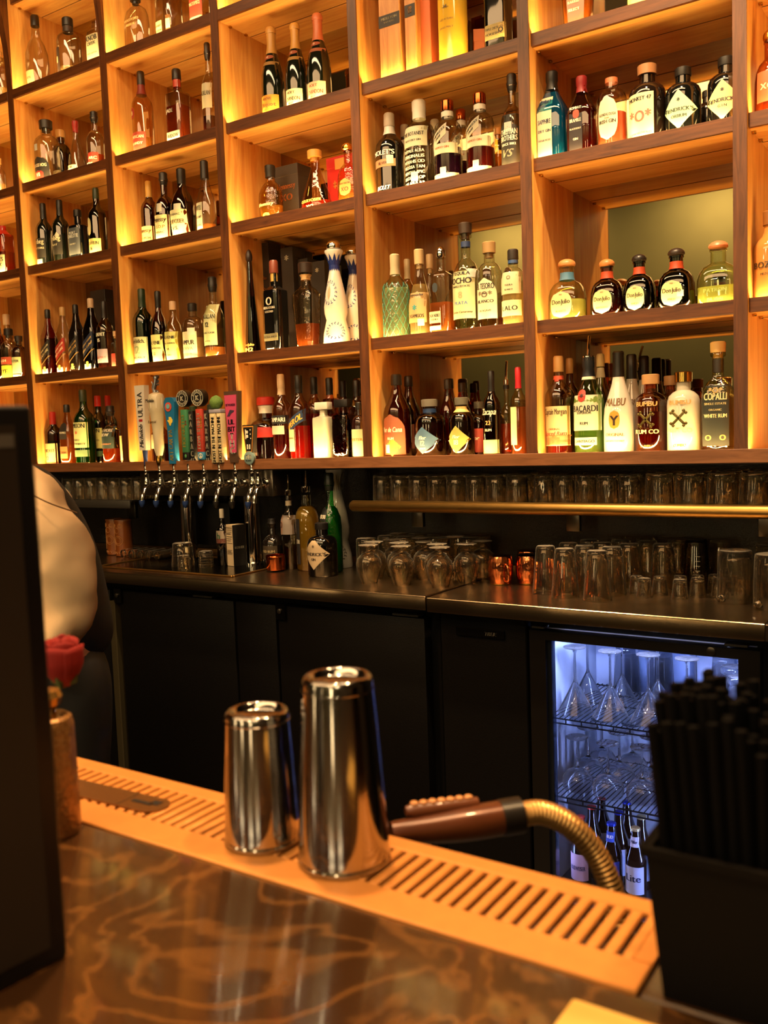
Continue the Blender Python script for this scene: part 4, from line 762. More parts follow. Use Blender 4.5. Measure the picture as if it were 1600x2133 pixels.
def bones(t_, R, H, y, col):
    for a in (.78, -.78):
        V, F = join(*[move(m, Matrix.Rotation(a, 4, 'Y')) for m in (box(-.004, .004, -.002, .002, -.026, .026, .0015), box(-.009, .0, -.003, .003, .022, .031, .003), box(.0, .009, -.003, .003, .022, .031, .003), box(-.009, .0, -.003, .003, -.031, -.022, .003), box(.0, .009, -.003, .003, -.031, -.022, .003))])
        obj('crossed_bone', move((V, F), T(0, y, H * .44)), col, t_)
for px, tp, w, gc, lq, d, cp in ((1357, 780, 68, '#e0a070', ('#7a2018', .52), 'apothecary rum bottle with gold crossed bones, cork stopper and dark red rum', ('#b88c5c', 'cork')), (1425, 775, 74, 'Dece2c8', None, 'frosted white rum-cream bottle with gold crossed bones and gold-topped cap', ('gold', 'cork'))):
    e = B(4, px, tp, w, 'gin', gc, lq, cp, [L(.16, .66, .85, None, t('BUMBU', .92, .06, '#c8a060'), t('RUM CO', .22, .055, '#e8c890')), L(.05, .12, .5, None, t('BUMBU', .5, .035, '#7a5a2c'))], d, 'rum bottle', 'rum_bottle')
    p = on_line(px, .08, SZ[4]); R = w / 2 * proj(p)[2] / FPX; bones(e, R, height_at(p, tp), -R - .004, pbr('#7a6a3c', .25, .9))
B(4, 1398, 783, 50, 'gin', '#e0a070', ('#8a3420', .6), ('#b88c5c', 'cork'), [], 'cork-stoppered amber bottle between and behind the two crossed-bones bottles', 'rum bottle', 'rum_bottle', Y=.15)
B(4, 1497, 712, 70, 'med', '#eee8b8', None, ('#c8a060', 'cork'), [L(.05, .60, .82, '#22281f', t('COPALLI', .82, .065, '#e8d8a0'), t('SINGLE ESTATE', .70, .02, '#c8b880'), t('WHITE RUM', .50, .035, '#e8d8a0'), t('ORGANIC', .60, .018, '#c8b880'), t('*O*', .92, .05, '#c8a050'), t('O   O', .14, .05, '#c8a050'))], 'tall embossed clear rum bottle with an ornate black label', 'rum bottle', 'rum_bottle', n=4, ry=.8, foil=('#2a241c', .72, .84), gkw=dict(bump=.9, bscale=40))
# ---------------------------------------------------------------- back counter
KZ = .980; KF = -.255
def counter(name, x0, x1, z, desc):
    e = empty(name, (x0, KF, z), desc, 'counter')
    w = x1 - x0
    obj('worktop', box(0, w, 0, .628, -.006, 0, .002, 1), STEEL, e)
    obj('front_lip', box(0, w, 0, .012, -.046, -.001, .0025, 2), STEEL, e)
    obj('back_lip', box(0, w, .618, .63, -.001, .02, .002, 1), STEEL, e)
    return e
counter('steel_counter', -3.6, -.264, KZ, 'long stainless steel back counter under the tap tower and bottles')
c2 = counter('steel_counter', -.259, .752, KZ - .004, 'stainless steel counter section under the copper mugs and stacked pint glasses')
obj('corner_post', box(1.011, 1.03, 0, .05, -.046, -.001, .002, 1), pbr('#3a3029', .4, .8), c2)
# bar mat edge on the counter, flat rubber tray around the tower feet
m = empty('drip_mat', (-1.55, .03, KZ), 'large flat steel drip mat with raised rim under the tap tower', 'mat')
mw, md = .78, .42
obj('rim', join(box(-mw / 2, mw / 2, -md / 2, -md / 2 + .012, .0005, .006, .002, 1), box(-mw / 2, mw / 2, md / 2 - .012, md / 2, .0005, .006, .002, 1), box(-mw / 2, -mw / 2 + .012, -md / 2 + .012, md / 2 - .012, .0005, .006, .002, 1), box(mw / 2 - .012, mw / 2, -md / 2 + .012, md / 2 - .012, .0005, .006, .002, 1)), BRASS, m)
obj('plate', box(-mw / 2 + .012, mw / 2 - .012, -md / 2 + .012, md / 2 - .012, .0005, .002), pbr('#4a443c', .18, 1.0), m, 0)

# ---------------------------------------------------------------- glass shelf with a brass rail
def railshelf(x0, x1, desc, rail=True):
    e = empty('glass_shelf', (x0, .05, 1.25), desc, 'shelf'); w = x1 - x0
    obj('shelf_plate', box(0, w, -.03, .315, -.010, 0, .002, 1), pbr('#2a2722', .25, .6), e)
    if rail:
        obj('brass_rail', tube([(-.02, -.05, -.008), (-.012, -.05, -.008), (w, -.05, -.008)], .020, 20, [.015, .020, .020]), BRASS, e)
    else:
        obj('front_rail', box(0, w, -.04, -.03, -.035, .0, .002), pbr('#7a756d', .3, .9), e)
    for k in range(int(w / .6) + 1):
        x = .10 + k * .62
        if x < w: obj('bracket', box(x, x + .05, .17, .19, -.105, -.011, .003), pbr('#5d574c', .3, .9), e)
    return e
railshelf(-.70, .90, 'narrow shelf of upturned tumblers fronted by a fat brass rail')
railshelf(-2.9, -1.925, 'steel shelf of upturned tumblers behind the bartender', False)
# ---------------------------------------------------------------- glassware prototypes (all standing upside down)
GW = solid_glass('#fffaf0')
GWR = solid_glass('#fffaf0', .02)
def glassware(name, vf, desc, cat, group, mat=None, extra=None):
    """one mesh if plain; parts are added by the caller"""
    o = obj(name, vf, mat or GW, smooth=50); tag(o, desc, cat, group); return o
def upturned(h, r0, r1, th=.0035, base=.012, N=26, flute=0, fa=0, zlo=0.0, zhi=1.0):
    """tumbler with its mouth down: r0 at the mouth, r1 at the closed base"""
    out = [(r0, 0), (r0 + .0006, .004), (r0 + (r1 - r0) * .3, h * .3), (r0 + (r1 - r0) * .6, h * .6), (r0 + (r1 - r0) * .94, h * .93), (r1 - .001, h * .98), (r1 - .004, h), (.002, h - .002)]
    inn = [(.002, h - base), (r1 - th - .004, h - base), (r0 + (r1 - r0) * .8 - th, h * .8), (r0 + (r1 - r0) * .4 - th, h * .4), (r0 - th, .0005), (r0, 0)]
    return join(lathe(out, N, flute=flute, fa=fa, fz=(zlo * h, zhi * h), capb=False, capt=False), lathe(inn, N, capb=False, capt=False))
protos = {}
FAR = (0, 0, -20)
def scatter(key, make, pts, label, group, r=None, plane=None, xr=(-9, 9), yr=(-9, 9)):
    """first use keeps the original, the rest are copies"""
    for i, p in enumerate(pts):
        lb = label if isinstance(label, str) else label[i]
        if r:
            q = settle(plane, p[0], p[1], r, xr, yr)
            if q is None: continue
            p = (q[0], q[1], p[2])
        if key not in protos:
            protos[key] = make(); o = protos[key]; o.location = p
            o['label'] = lb; o['group'] = group
        else:
            dup(protos[key], p, random.uniform(0, 6.28) if key not in ('mug',) else None, lb, group)
def mk(name, vf, cat, mat=None):
    def f(): return tag(obj(name, vf, mat or GW, smooth=50), 'x y z w', cat)
    return f
ribbed = upturned(.100, .036, .034, flute=20, fa=.022, N=80, zlo=.02, zhi=.62)
pattern = upturned(.096, .034, .031, flute=12, fa=.03, N=60, zlo=.05, zhi=.95)
rocks = upturned(.098, .044, .040, base=.028, flute=16, fa=.02, N=64, zlo=.0, zhi=.55)
for r, (yy, rowname) in enumerate(((.076, 'front row'), (.170, 'middle row'), (.264, 'back row'))):
    z = 1.2508
    scatter('ribbed', mk('ribbed_tumbler', ribbed, 'glass', GWR), [(-.63 + k * .077, yy, z) for k in range(8)], 'upturned fine-ribbed tumbler with squared bands, %s over the end of the brass rail' % rowname, 'fine-ribbed tumblers on the brass-railed shelf, ' + rowname)
    scatter('pattern', mk('fluted_tumbler', pattern, 'glass', GWR), [(.005 + k * .072, yy, z) for k in range(5)], 'small upturned fluted tumbler, %s mid-way along the brass rail' % rowname, 'small fluted tumblers on the brass-railed shelf, ' + rowname)
    scatter('rocks', mk('rocks_glass', rocks, 'glass', GWR), [(.385 + k * .092, yy, z) for k in range(6)], 'heavy-based upturned rocks glass, %s above the glass-door cooler' % rowname, 'heavy rocks glasses on the brass-railed shelf, ' + rowname)
for r, (yy, rowname) in enumerate(((.085, 'front row'), (.165, 'back row'))):
    scatter('ribbed', None, [(-2.42 + k * .08, yy, 1.2505) for k in range(7)], 'upturned ribbed tumbler, %s on the steel shelf beside the bartender' % rowname, 'tumblers on the steel shelf by the bartender, ' + rowname)
# counter glasses
def snifter():
    h = .135
    out = [(.028, 0), (.034, .02), (.043, .05), (.045, .07), (.040, .088), (.026, .102), (.010, .109), (.006, .114), (.006, .124), (.012, .129), (.034, .1325), (.035, .135)]
    inn = [(.026, .0005), (.032, .02), (.041, .05), (.043, .07), (.038, .086), (.024, .099), (.003, .104)]
    return join(lathe(out, 28, capb=False), lathe(inn[::-1], 28, capt=False))
def cocktail(h=.165, R=.055):
    out = [(R, 0), (.006, h * .47), (.004, h * .52), (.0035, h * .9), (.008, h * .955), (R * .62, h * .99), (R * .63, h)]
    inn = [(R - .002, .0005), (.003, h * .45)]
    return join(lathe(out, 30, capb=False), lathe(inn[::-1], 30, capt=False))
def coupe(h=.150, R=.048):
    out = [(R * .92, 0), (R, .02), (R * .96, .035), (R * .7, .055), (R * .25, .066), (.004, .073), (.0035, h * .9), (.008, h * .955), (R * .70, h * .99), (R * .72, h)]
    inn = [(R * .90, .0005), (R * .96, .02), (R * .9, .035), (R * .6, .053), (.003, .063)]
    return join(lathe(out, 28, capb=False), lathe(inn[::-1], 28, capt=False))
def cz(px, py, z=KZ): return tuple(atz(px, py, z))
KEY = 'counter'
for x_ in (-1.70, -1.33): settle(KEY, x_, .14, .052, keep=True)
Z2 = KZ - .0035
mg = cz(950, 1205); q_ = settle(KEY, mg[0], mg[1], .0525); mg = (q_[0], q_[1], KZ + .0006); tag(obj('martini_glass', cocktail(.150, .052), solid_glass('#fff4dc'), smooth=50, loc=mg), 'single upturned martini glass at the seam between the two steel counters', 'glass')
bkp = cz(1452, 1225); settle(KEY, bkp[0], bkp[1], .054, keep=True)
GC = 'snifter glasses grouped beside the diamond-labelled bottle'
sn = [(770, 1215), (838, 1219), (888, 1207), (935, 1188)]
sp = [cz(*q) for q in sn]
sp += [(sp[0][0] - .035, sp[0][1] + .085, KZ), (sp[0][0] + .07, sp[0][1] + .09, KZ), (sp[0][0] + .17, sp[0][1] + .10, KZ), (sp[0][0] + .0, sp[0][1] + .17, KZ), (sp[0][0] + .10, sp[0][1] + .18, KZ), (sp[0][0] + .20, sp[0][1] + .19, KZ), (sp[0][0] + .30, sp[0][1] + .19, KZ), (sp[0][0] + .27, sp[0][1] + .10, KZ)]
sl = ['upturned brandy snifter nearest the counter edge, beside the diamond-labelled bottle', 'upturned brandy snifter second along the counter edge', 'upturned brandy snifter just behind the two at the counter edge', 'upturned brandy snifter next to the upturned martini glass'] + ['upturned brandy snifter in the ranks behind the front four'] * 8
scatter('snifter', mk('brandy_snifter', snifter(), 'glass'), [(a, b, KZ + .0006) for a, b, c in sp], sl, GC, .0455, KEY, (-.75, -.20), (KF + .04, .22))
scatter('ribhigh', mk('ribbed_highball', upturned(.135, .040, .038, flute=22, fa=.02, N=88, zhi=.8), 'glass', GWR), [(sp[0][0] - .10 + .083 * i, .17 + .084 * j, KZ + .0006) for i in range(5) for j in range(2)], 'upturned ribbed highball glass in the block behind the snifters', 'ribbed highballs behind the snifters', .0408, KEY, (-.78, -.28), (.0, .34))
# hammered copper mugs
HC = pbr('#c0602c', .15, 1.0, bump=1.0, bscale=42)
def mug(p, rz, d):
    q_ = settle(KEY, p[0], p[1], .0455, (-.25, .2), (-.2, .34)); p = (q_[0], q_[1], Z2)
    e = empty('copper_mug', p, d, 'mug', 'hammered copper mugs', rz)
    pr = [(.034, 0), (.037, .006), (.042, .034), (.043, .058), (.041, .082), (.037, .096), (.030, .100), (.0, .100)]
    m_, nt, out = newmat('hammered_copper')
    if 'ham' not in MC:
        b = nd(nt, 'ShaderNodeBsdfPrincipled'); b.inputs['Base Color'].default_value = c4(lin('#e08858')); b.inputs['Metallic'].default_value = 1; b.inputs['Roughness'].default_value = .14
        tc = nd(nt, 'ShaderNodeTexCoord'); v = nd(nt, 'ShaderNodeTexVoronoi'); v.inputs['Scale'].default_value = 48; v.feature = 'SMOOTH_F1'
        nt.links.new(tc.outputs['Object'], v.inputs['Vector']); bp = nd(nt, 'ShaderNodeBump'); bp.inputs['Strength'].default_value = 1; bp.inputs['Distance'].default_value = .003
        nt.links.new(v.outputs[0], bp.inputs['Height']); nt.links.new(bp.outputs[0], b.inputs['Normal']); nt.links.new(b.outputs[0], out.inputs[0]); MC['ham'] = m_
    obj('mug_body', lathe(pr, 36), MC['ham'], e)
    obj('mug_rim', lathe([(.0345, 0), (.0365, .001), (.0365, .004), (.0345, .005)], 36, capb=False, capt=False), GOLD, e)
    obj('handle', tube(smoothpts([(.040, 0, .015), (.062, 0, .018), (.068, 0, .042), (.060, 0, .066), (.042, 0, .072)]), .0042, 10), MC['ham'], e)
q1 = cz(1028, 1213, KZ - .004); q2 = cz(1085, 1216, KZ - .004)
mug(q1, -.7, 'hammered copper mug upturned beside the counter seam, handle towards its twin')
mug(q2, PI - .6, 'hammered copper mug upturned beside the tall clear pint glass, handle towards its twin')
mug((q1[0] + .075, q1[1] + .13, KZ - .004), 1.9, 'hammered copper mug in the second rank, behind the pair at the front')
mug((q2[0] + .08, q2[1] + .14, KZ - .004), .6, 'hammered copper mug in the second rank, partly behind a pint glass')

pint = upturned(.150, .043, .030, base=.012, flute=24, fa=.012, N=72, zlo=.1, zhi=.9)
pp = [cz(1178, 1240), cz(1245, 1247)]; pp = [(p[0], p[1], Z2) for p in pp]
x0, y0 = pp[0][0], pp[0][1]
rest = [(x0 - .075, y0 + .045), (x0 + .03, y0 + .09), (x0 + .12, y0 + .085), (x0 - .03, y0 + .135), (x0 + .055, y0 + .18), (x0 + .145, y0 + .175), (x0 + .0, y0 + .225), (x0 + .085, y0 + .27), (x0 + .175, y0 + .265), (x0 + .235, y0 + .21), (x0 + .265, y0 + .30), (x0 - .005 + .355, y0 + .305), (x0 + .045, y0 + .345), (x0 + .14, y0 + .35)]
scatter('pint', mk('pint_glass', pint, 'glass'), pp + [(a, b, Z2) for a, b in rest], ['upturned pint glass nearest the counter edge, beside the copper mugs', 'upturned pint glass at the counter edge nearest the shot glasses'] + ['upturned pint glass in the block behind the front two'] * len(rest), 'pint glasses stacked upside down by the copper mugs', .0445, KEY, (-.03, .73), (KF + .05, .34))
shot = upturned(.058, .024, .018, th=.003, base=.012, N=20)
s0 = cz(1305, 1232, KZ - .004); s1 = cz(1335, 1238, KZ - .004)
shp = [(s0[0], s0[1], Z2), (s1[0], s1[1], Z2)] + [(s0[0] + .012 + .052 * i + .006 * j, s0[1] + .058 + .054 * j, Z2) for j in range(4) for i in range(3)]
scatter('shot', mk('shot_glass', shot, 'glass'), shp, ['upturned shot glass at the front of its cluster, nearest the pint glasses', 'upturned shot glass at the front of its cluster, nearest the dark beaker'] + ['upturned shot glass in the cluster between pint glasses and beaker'] * 12, 'shot glasses upside down on the counter', .0245, KEY, (.1, .73), (KF + .04, .34))
bk = cz(1452, 1225, KZ - .004)
bk = (bk[0], bk[1], Z2)
t_ = empty('mixing_beaker', bk, 'tall smoky upturned mixing beaker with measuring marks, standing alone', 'beaker')
obj('beaker_body', upturned(.155, .046, .034, N=40), glass('#b0a898', .4, .08, .03), t_, 50)
obj('beaker_scale', join(*[box(.006, .020, -.0455 + .00055 * 0 + z * .075, -.0450 + z * .075, z, z + .001) for z in (.03, .045, .06, .075, .09, .105)]), pbr('#d8c8a0', .5), t_, 0)
crys = upturned(.150, .050, .047, th=.005, base=.018, N=60, flute=15, fa=.03, zlo=.3, zhi=.92)
cp = [cz(1520, 1250, KZ - .004), cz(1583, 1262, KZ - .004)]; cp += [(cp[0][0] + .01, cp[0][1] + .14, KZ - .004), (cp[1][0] + .04, cp[1][1] + .14, KZ - .004)]
cl = ['cut-crystal mixing glass upturned nearest the dark beaker, spout outward', 'cut-crystal mixing glass upturned beside the counter end, wider star cut', 'cut-crystal mixing glass in the rear, behind the one nearest the beaker', 'cut-crystal mixing glass in the rear corner by the counter end']
for i, p in enumerate(cp):
    q_ = settle(KEY, p[0], p[1], .0565, (-9, .84), (KF + .03, .34)); p = (q_[0], q_[1], Z2 + .001)
    e = empty('mixing_glass', p, cl[i], 'glass', 'cut-crystal mixing glasses', -.6)
    obj('crystal_body', crys, solid_glass('#fffaf0', .03), e, 30)
    if i < 2: obj('pouring_lip', join(tube([(0, -.045, .014), (0, -.060, .012), (.004, -.070, .018)], .007, 8, [.012, .008, .004])), solid_glass('#fffaf0'), e)
# ---------------------------------------------------------------- beer tap tower
tw = empty('beer_tap_tower', (-1.515, .14, KZ), 'steel beer tap tower on two columns with eight chrome faucets', 'tap tower')
TX = -1.515
obj('manifold', box(-.378, .383, -.09, .09, .29, .405, .004, 2), pbr('#7a7064', .28, .95), tw)
obj('manifold_top', box(-.39, .42, -.10, .11, .4055, .412, .002, 1), pbr('#8a8070', .3, .9), tw)
for x in (-.185, .185):
    obj('column', lathe([(.05, .0025), (.05, .008), (.033, .012), (.032, .289)], 32, cx=x), CHROME, tw)
fx = [-1.800 + i * .0862 for i in range(8)]
for i, x in enumerate(fx + [-1.11 - .035]):
    lx = x - TX
    if i == 8: lx = .35
    f = obj('faucet', join(tube([(lx, -.088, .345), (lx, -.125, .345)], .014, 16), tube([(lx, -.091, .345), (lx, -.100, .345)], .019, 16), lathe([(.010, .325), (.014, .333), (.015, .350), (.011, .362), (.009, .372), (.011, .378), (.011, .388), (.006, .392)], 18, cx=lx, cyy=-.135), tube(smoothpts([(lx, -.132, .335), (lx + .002, -.150, .318), (lx + .003, -.166, .290), (lx + .003, -.170, .268)]), .0095, 14)), CHROME, tw)
    if i < 8:
        obj('spout_cap', lathe([(.0125, .030), (.0125, .018), (.008, .004), (.003, 0)], 14, cx=lx + .003, cyy=-.171, cz=.245), pbr('#1f3566' if i not in (5, 6) else '#15120f', .4), f)
# handles
HY = .14 - .135
HZ = KZ + .393
def hroot(i, top, desc, x=None):
    e = empty('tap_handle', (fx[i] if x is None else x, HY, HZ), desc, 'tap handle')
    obj('ferrule', lathe([(.008, 0), (.010, .006), (.008, .012), (.010, .03), (.007, .034)], 16), CHROME, e)
    H = height_at(Vector((fx[i], HY, HZ)), top)
    return e, H
def word(parent, s, cx, czz, w, h, y, col, rot=None, **kw):
    tv = text2d(s, w=w, h=h, **kw)
    if rot == 'up': V = [(-p[1], p[0]) for p in tv[0]]
    else: V = tv[0]
    return obj('lettering', ([(cx + p[0], y, czz + p[1]) for p in V], tv[1]), pbr(col, .5), parent, 0)
HW = pbr('#e6dccb', .35)
e, H = hroot(0, 803, 'tall white tap handle with black lettering ULTRA, blue base, far end of the tower')
obj('stem', lathe([(.008, .03), (.009, .06), (.012, .10)], 14), pbr('#20305e', .3), e)
f = obj('paddle', prism([(-.019, .095), (.019, .095), (.030, H), (-.030, H)], -.014, .014), HW, e, 0)
word(f, 'ULTRA', .0, H * .78, .105, .030, -.0148, K_, 'up', bold=.02); word(f, 'Michelob', -.002, H * .42, .10, .024, -.0148, K_, 'up', slant=.3)
obj('red_ribbon', box(-.011, .011, -.0152, -.0144, H * .585, H * .612), pbr('#b02430', .4), f, 0)
e, H = hroot(1, 780, 'white and gold ceramic tap handle topped by a rampant silver lion')
prr = [(.011, .03), (.016, .05), (.013, .065), (.020, .09), (.022, .16), (.026, .20), (.030, .24), (.034, .25), (.034, .30), (.030, .31), (.014, .318)]
sc = (H - .075) / .318
obj('ceramic_body', lathe([(r, z * sc) for r, z in prr], 24), pbr('#d8c8a4', .25, coat=.5), e)
obj('gold_foot', lathe([(.012, .03), (.0175, .05 * sc), (.014, .066 * sc)], 24, capb=False, capt=False), GOLD, e)
f = obj('crown_band', lathe([(.0345, .255 * sc), (.0350, .275 * sc), (.0345, .295 * sc)], 8, capb=False, capt=False), pbr('#e8dcc0', .3), e)
word(f, 'Modelo', -.001, .285 * sc, .05, .016, -.0362, K_); word(f, 'Especial', 0, .20 * sc, .05, .012, -.030, '#7a5a2a', slant=.3)
lz = .318 * sc
SIL = pbr('#8c8c90', .3, .9)
lion = join(tube(smoothpts([(-.006, 0, lz), (-.010, 0, lz + .014), (-.004, 0, lz + .028), (.002, 0, lz + .046), (.006, 0, lz + .060)]), .008, 10, None), tube([(.004, 0, lz + .058), (.012, 0, lz + .066), (.019, 0, lz + .062)], .007, 8), tube([(-.004, 0, lz + .004), (.010, 0, lz + .006), (.014, 0, lz)], .0045, 8), tube([(.002, 0, lz + .044), (.016, 0, lz + .042), (.020, 0, lz + .050)], .0035, 8), tube([(.000, 0, lz + .036), (.015, 0, lz + .030), (.021, 0, lz + .034)], .0035, 8), tube(smoothpts([(-.008, 0, lz + .012), (-.020, 0, lz + .018), (-.016, 0, lz + .034), (-.022, 0, lz + .046)]), .003, 8), lathe([(.004, 0), (.011, .006), (.010, .014), (.003, .018)], 12, cx=.004, cz=lz + .052))
obj('lion_figure', lion, SIL, e)
e, H = hroot(2, 828, 'bright blue tap handle shaped like a long paddle with a yellow Texas outline')
f = obj('paddle', prism([(-.017, .035), (.020, .035), (.020, H * .55), (.026, H * .70), (.029, H * .80), (.032, H * .94), (.018, H), (-.018, H), (-.032, H * .94), (-.026, H * .78), (-.022, H * .70), (-.017, H * .55)], -.012, .012), pbr('#1f6a96', .35), e, 0)
obj('texas_outline', prism([(-.012, H * .70), (-.004, H * .70), (-.004, H * .74), (.006, H * .74), (.017, H * .70), (.016, H * .67), (.010, H * .655), (.004, H * .62), (-.001, H * .63), (-.006, H * .67), (-.014, H * .69)], -.0135, -.012), pbr('#e8c84c', .4), f, 0)
word(f, 'ART CAR IPA', .0, H * .36, H * .42, .022, -.0128, '#e8c84c', 'up', bold=.03)
obj('round_picture', move(lathe([(.019, 0), (.019, .0015)], 24), T(-.004, -.0125, H * .875) @ Matrix.Rotation(PI / 2, 4, 'X')), pbr('#c8503c', .4, var=.5, vscale=90), f, 0)
obj('round_picture_center', move(lathe([(.010, 0), (.010, .0015)], 20), T(-.004, -.0142, H * .88) @ Matrix.Rotation(PI / 2, 4, 'X')), pbr('#6fb0b8', .4), f, 0)
def prismring(ro, ri, N=32):
    V = [(r * math.cos(2 * PI * k / N), y, r * math.sin(2 * PI * k / N)) for k in range(N) for r, y in ((ro, 0), (ri, 0))]
    return V, [(2 * k, 2 * ((k + 1) % N), 2 * ((k + 1) % N) + 1, 2 * k + 1) for k in range(N)]
def karbach(i, top, desc, c1, txt, tc, txt2, foot):
    e, H = hroot(i, top, desc)
    obj('side_panel', box(.016, .040, -.006, .018, .04, H * .74, .002), pbr('#14110f', .4), e)
    tv = text2d('KARBACH', h=H * .60, vertical=True, w=.015)
    obj('lettering', ([(.028 + p[0], -.0068, H * .40 + p[1]) for p in tv[0]], tv[1]), pbr(W_, .5), e, 0)
    f = obj('paddle', box(-.020, .015, -.014, .012, H * .24, H * .76, .001), pbr(c1, .4), e)
    word(f, txt, -.007, H * .50, H * .48, .017, -.0148, tc, 'up', bold=.04)
    if txt2: word(f, txt2[0], .008, H * .60, H * .2, .010, -.0148, txt2[1], 'up')
    g = obj('foot_panel', box(-.020, .015, -.014, .012, .05, H * .24, .001), pbr(foot, .4), e)
    if i == 4:
        obj('peace_sign', join(*[move(m_, T(-.003, -.0150, .05 + (H * .24 - .05) / 2)) for m_ in (prismring(.011, .0085), box(-.001, .001, -.0005, .0005, -.0095, .0095), move(box(-.001, .001, -.0005, .0005, -.0095, 0), Matrix.Rotation(.8, 4, 'Y')), move(box(-.001, .001, -.0005, .0005, -.0095, 0), Matrix.Rotation(-.8, 4, 'Y')))]), pbr(W_, .5), g, 0)
    else: obj('hop_drawing', lathe([(.002, 0), (.008, .006), (.009, .014), (.002, .026)], 10, cx=-.003, cyy=-.0125, cz=.055, ry=.25), pbr('#4c8a4c', .5), g)
    b = obj('round_badge', move(lathe([(.034, 0), (.035, .002), (.035, .028), (.034, .030)], 40), T(-.002, .012, H - .036) @ Matrix.Rotation(PI / 2, 4, 'X')), pbr('#16130f', .3), e)
    obj('badge_ring', move(prismring(.0325, .031), T(-.002, -.0190, H - .036)), pbr(W_, .5), b, 0)
    obj('badge_ring', move(prismring(.0205, .019), T(-.002, -.0190, H - .036)), pbr(W_, .5), b, 0)
    word(b, 'K', -.002, H - .036, .02, .020, -.0192, W_, bold=.05)
    V, F = [], []
    for s_, a0, sg in (('KARBACH', PI / 2, -1), ('BREWING', -PI / 2, 1)):
        for k, ch_ in enumerate(s_):
            a = a0 + sg * (k - 3) * .36; tv = text2d(ch_, w=.008, h=.0085, bold=.04); b0 = len(V); ro = a - PI / 2 if sg < 0 else a + PI / 2
            V += [(-.002 + .026 * math.cos(a) + p[0] * math.cos(ro) - p[1] * math.sin(ro), -.0192, H - .036 + .026 * math.sin(a) + p[0] * math.sin(ro) + p[1] * math.cos(ro)) for p in tv[0]]
            F += [tuple(q + b0 for q in g) for g in tv[1]]
    obj('lettering', (V, F), pbr(W_, .5), b, 0)
karbach(3, 812, 'tap handle with a round badge over a green HOPADILLO panel', '#3c7a50', 'HOPADILLO', '#c8b44c', ('IPA', '#b8442c'), '#15130f')
karbach(4, 810, 'tap handle with a black and white round badge, red panel and peace sign foot', '#b03c2c', 'LOVE STREET', '#e8dcc4', ('BLONDE', '#e8c84c'), '#3c84a8')
e, H = hroot(5, 822, 'cream triangular tap handle lettered GHOST in THE MACHINE, green hop ball on top')
for xx, ww in ((-.012, .034), (.021, .024)):
    f = obj('panel', box(xx - ww / 2, xx + ww / 2, -.016, .012, .036, H * .76, .002), pbr('#d8c494', .45), e)
    word(f, 'GHOST IN THE MACHINE', xx, H * .41, H * .62, .017, -.0168, K_, 'up', bold=.05)
    obj('panel_border', join(box(xx - ww / 2 + .002, xx - ww / 2 + .0028, -.0170, -.0162, .04, H * .75), box(xx + ww / 2 - .0028, xx + ww / 2 - .002, -.0170, -.0162, .04, H * .75)), pbr('#8a5a2c', .5), f, 0)
obj('cap_block', box(-.030, .034, -.018, .014, H * .76, H * .81, .003), pbr('#9a94a0', .4), e)
obj('hop_ball', lathe([(.004, 0), (.020, .008), (.028, .024), (.027, .036), (.018, .050), (.004, .057)], 20, cx=-.002, cz=H - .060), pbr('#5c7a30', .8, bump=1.0, bscale=160, var=.4, vscale=120), e)
e, H = hroot(6, 815, 'tall pink tap handle in a brown frame lettered LIL BIT THC')
obj('frame', prism([(-.020, .036), (.024, .036), (.040, H), (-.036, H)], -.010, .012), pbr('#4c3524', .45), e, 0)
f = obj('pink_face', prism([(-.016, .075), (.018, .075), (.031, H - .015), (-.032, H - .015)], -.013, -.0101), pbr('#c04468', .45), e, 0)
for s_, zc, h_, w_, cc in (('BITWUNDER', .83, .010, .05, '#2a1a30'), ('LIL', .62, .020, .04, '#2a1a30'), ('BIT', .53, .020, .042, '#2a1a30'), ('T', .44, .026, .03, '#f2ecd8'), ('H', .35, .026, .028, '#f2ecd8'), ('C', .26, .026, .026, '#f2ecd8')):
    word(f, s_, 0, H * zc, w_, h_, -.0138, cc, bold=.05)
obj('boot_emblem', prism([(-.020, H * .69), (-.006, H * .69), (.0, H * .72), (.016, H * .745), (.018, H * .76), (-.004, H * .77), (-.010, H * .74)], -.0142, -.0131), pbr('#3a2a40', .5), f, 0)
e, H = hroot(7, 885, 'short orange and black tap handle with a blue-grey 713 medallion')
obj('stem', box(-.008, .008, -.006, .006, .03, H * .4, .002), BLACKP, e)
f = obj('badge', prism([(-.017, H * .40), (.017, H * .40), (.030, H), (-.030, H)], -.012, .010), pbr('#17130f', .4), e, 0)
obj('orange_border', prism([(-.0145, H * .42), (.0145, H * .42), (.027, H * .975), (-.027, H * .975)], -.0130, -.0121), pbr('#d8923c', .45), f, 0)
obj('black_inset', prism([(-.0125, H * .44), (.0125, H * .44), (.024, H * .95), (-.024, H * .95)], -.0140, -.0131), pbr('#17130f', .4), f, 0)
word(f, 'E', 0, H * .80, .030, .040, -.0146, W_, bold=.10); word(f, 'H', 0, H * .53, .018, .020, -.0146, W_, bold=.10)
g = obj('medallion', move(lathe([(.026, 0), (.026, .012), (.022, .014)], 32), T(0, -.004, .052) @ Matrix.Rotation(PI / 2, 4, 'X')), pbr('#7c9490', .4), e)
word(g, '713', 0, .056, .034, .018, -.0188, W_, bold=.06); word(g, 'PILSNER', 0, .042, .034, .006, -.0188, K_)

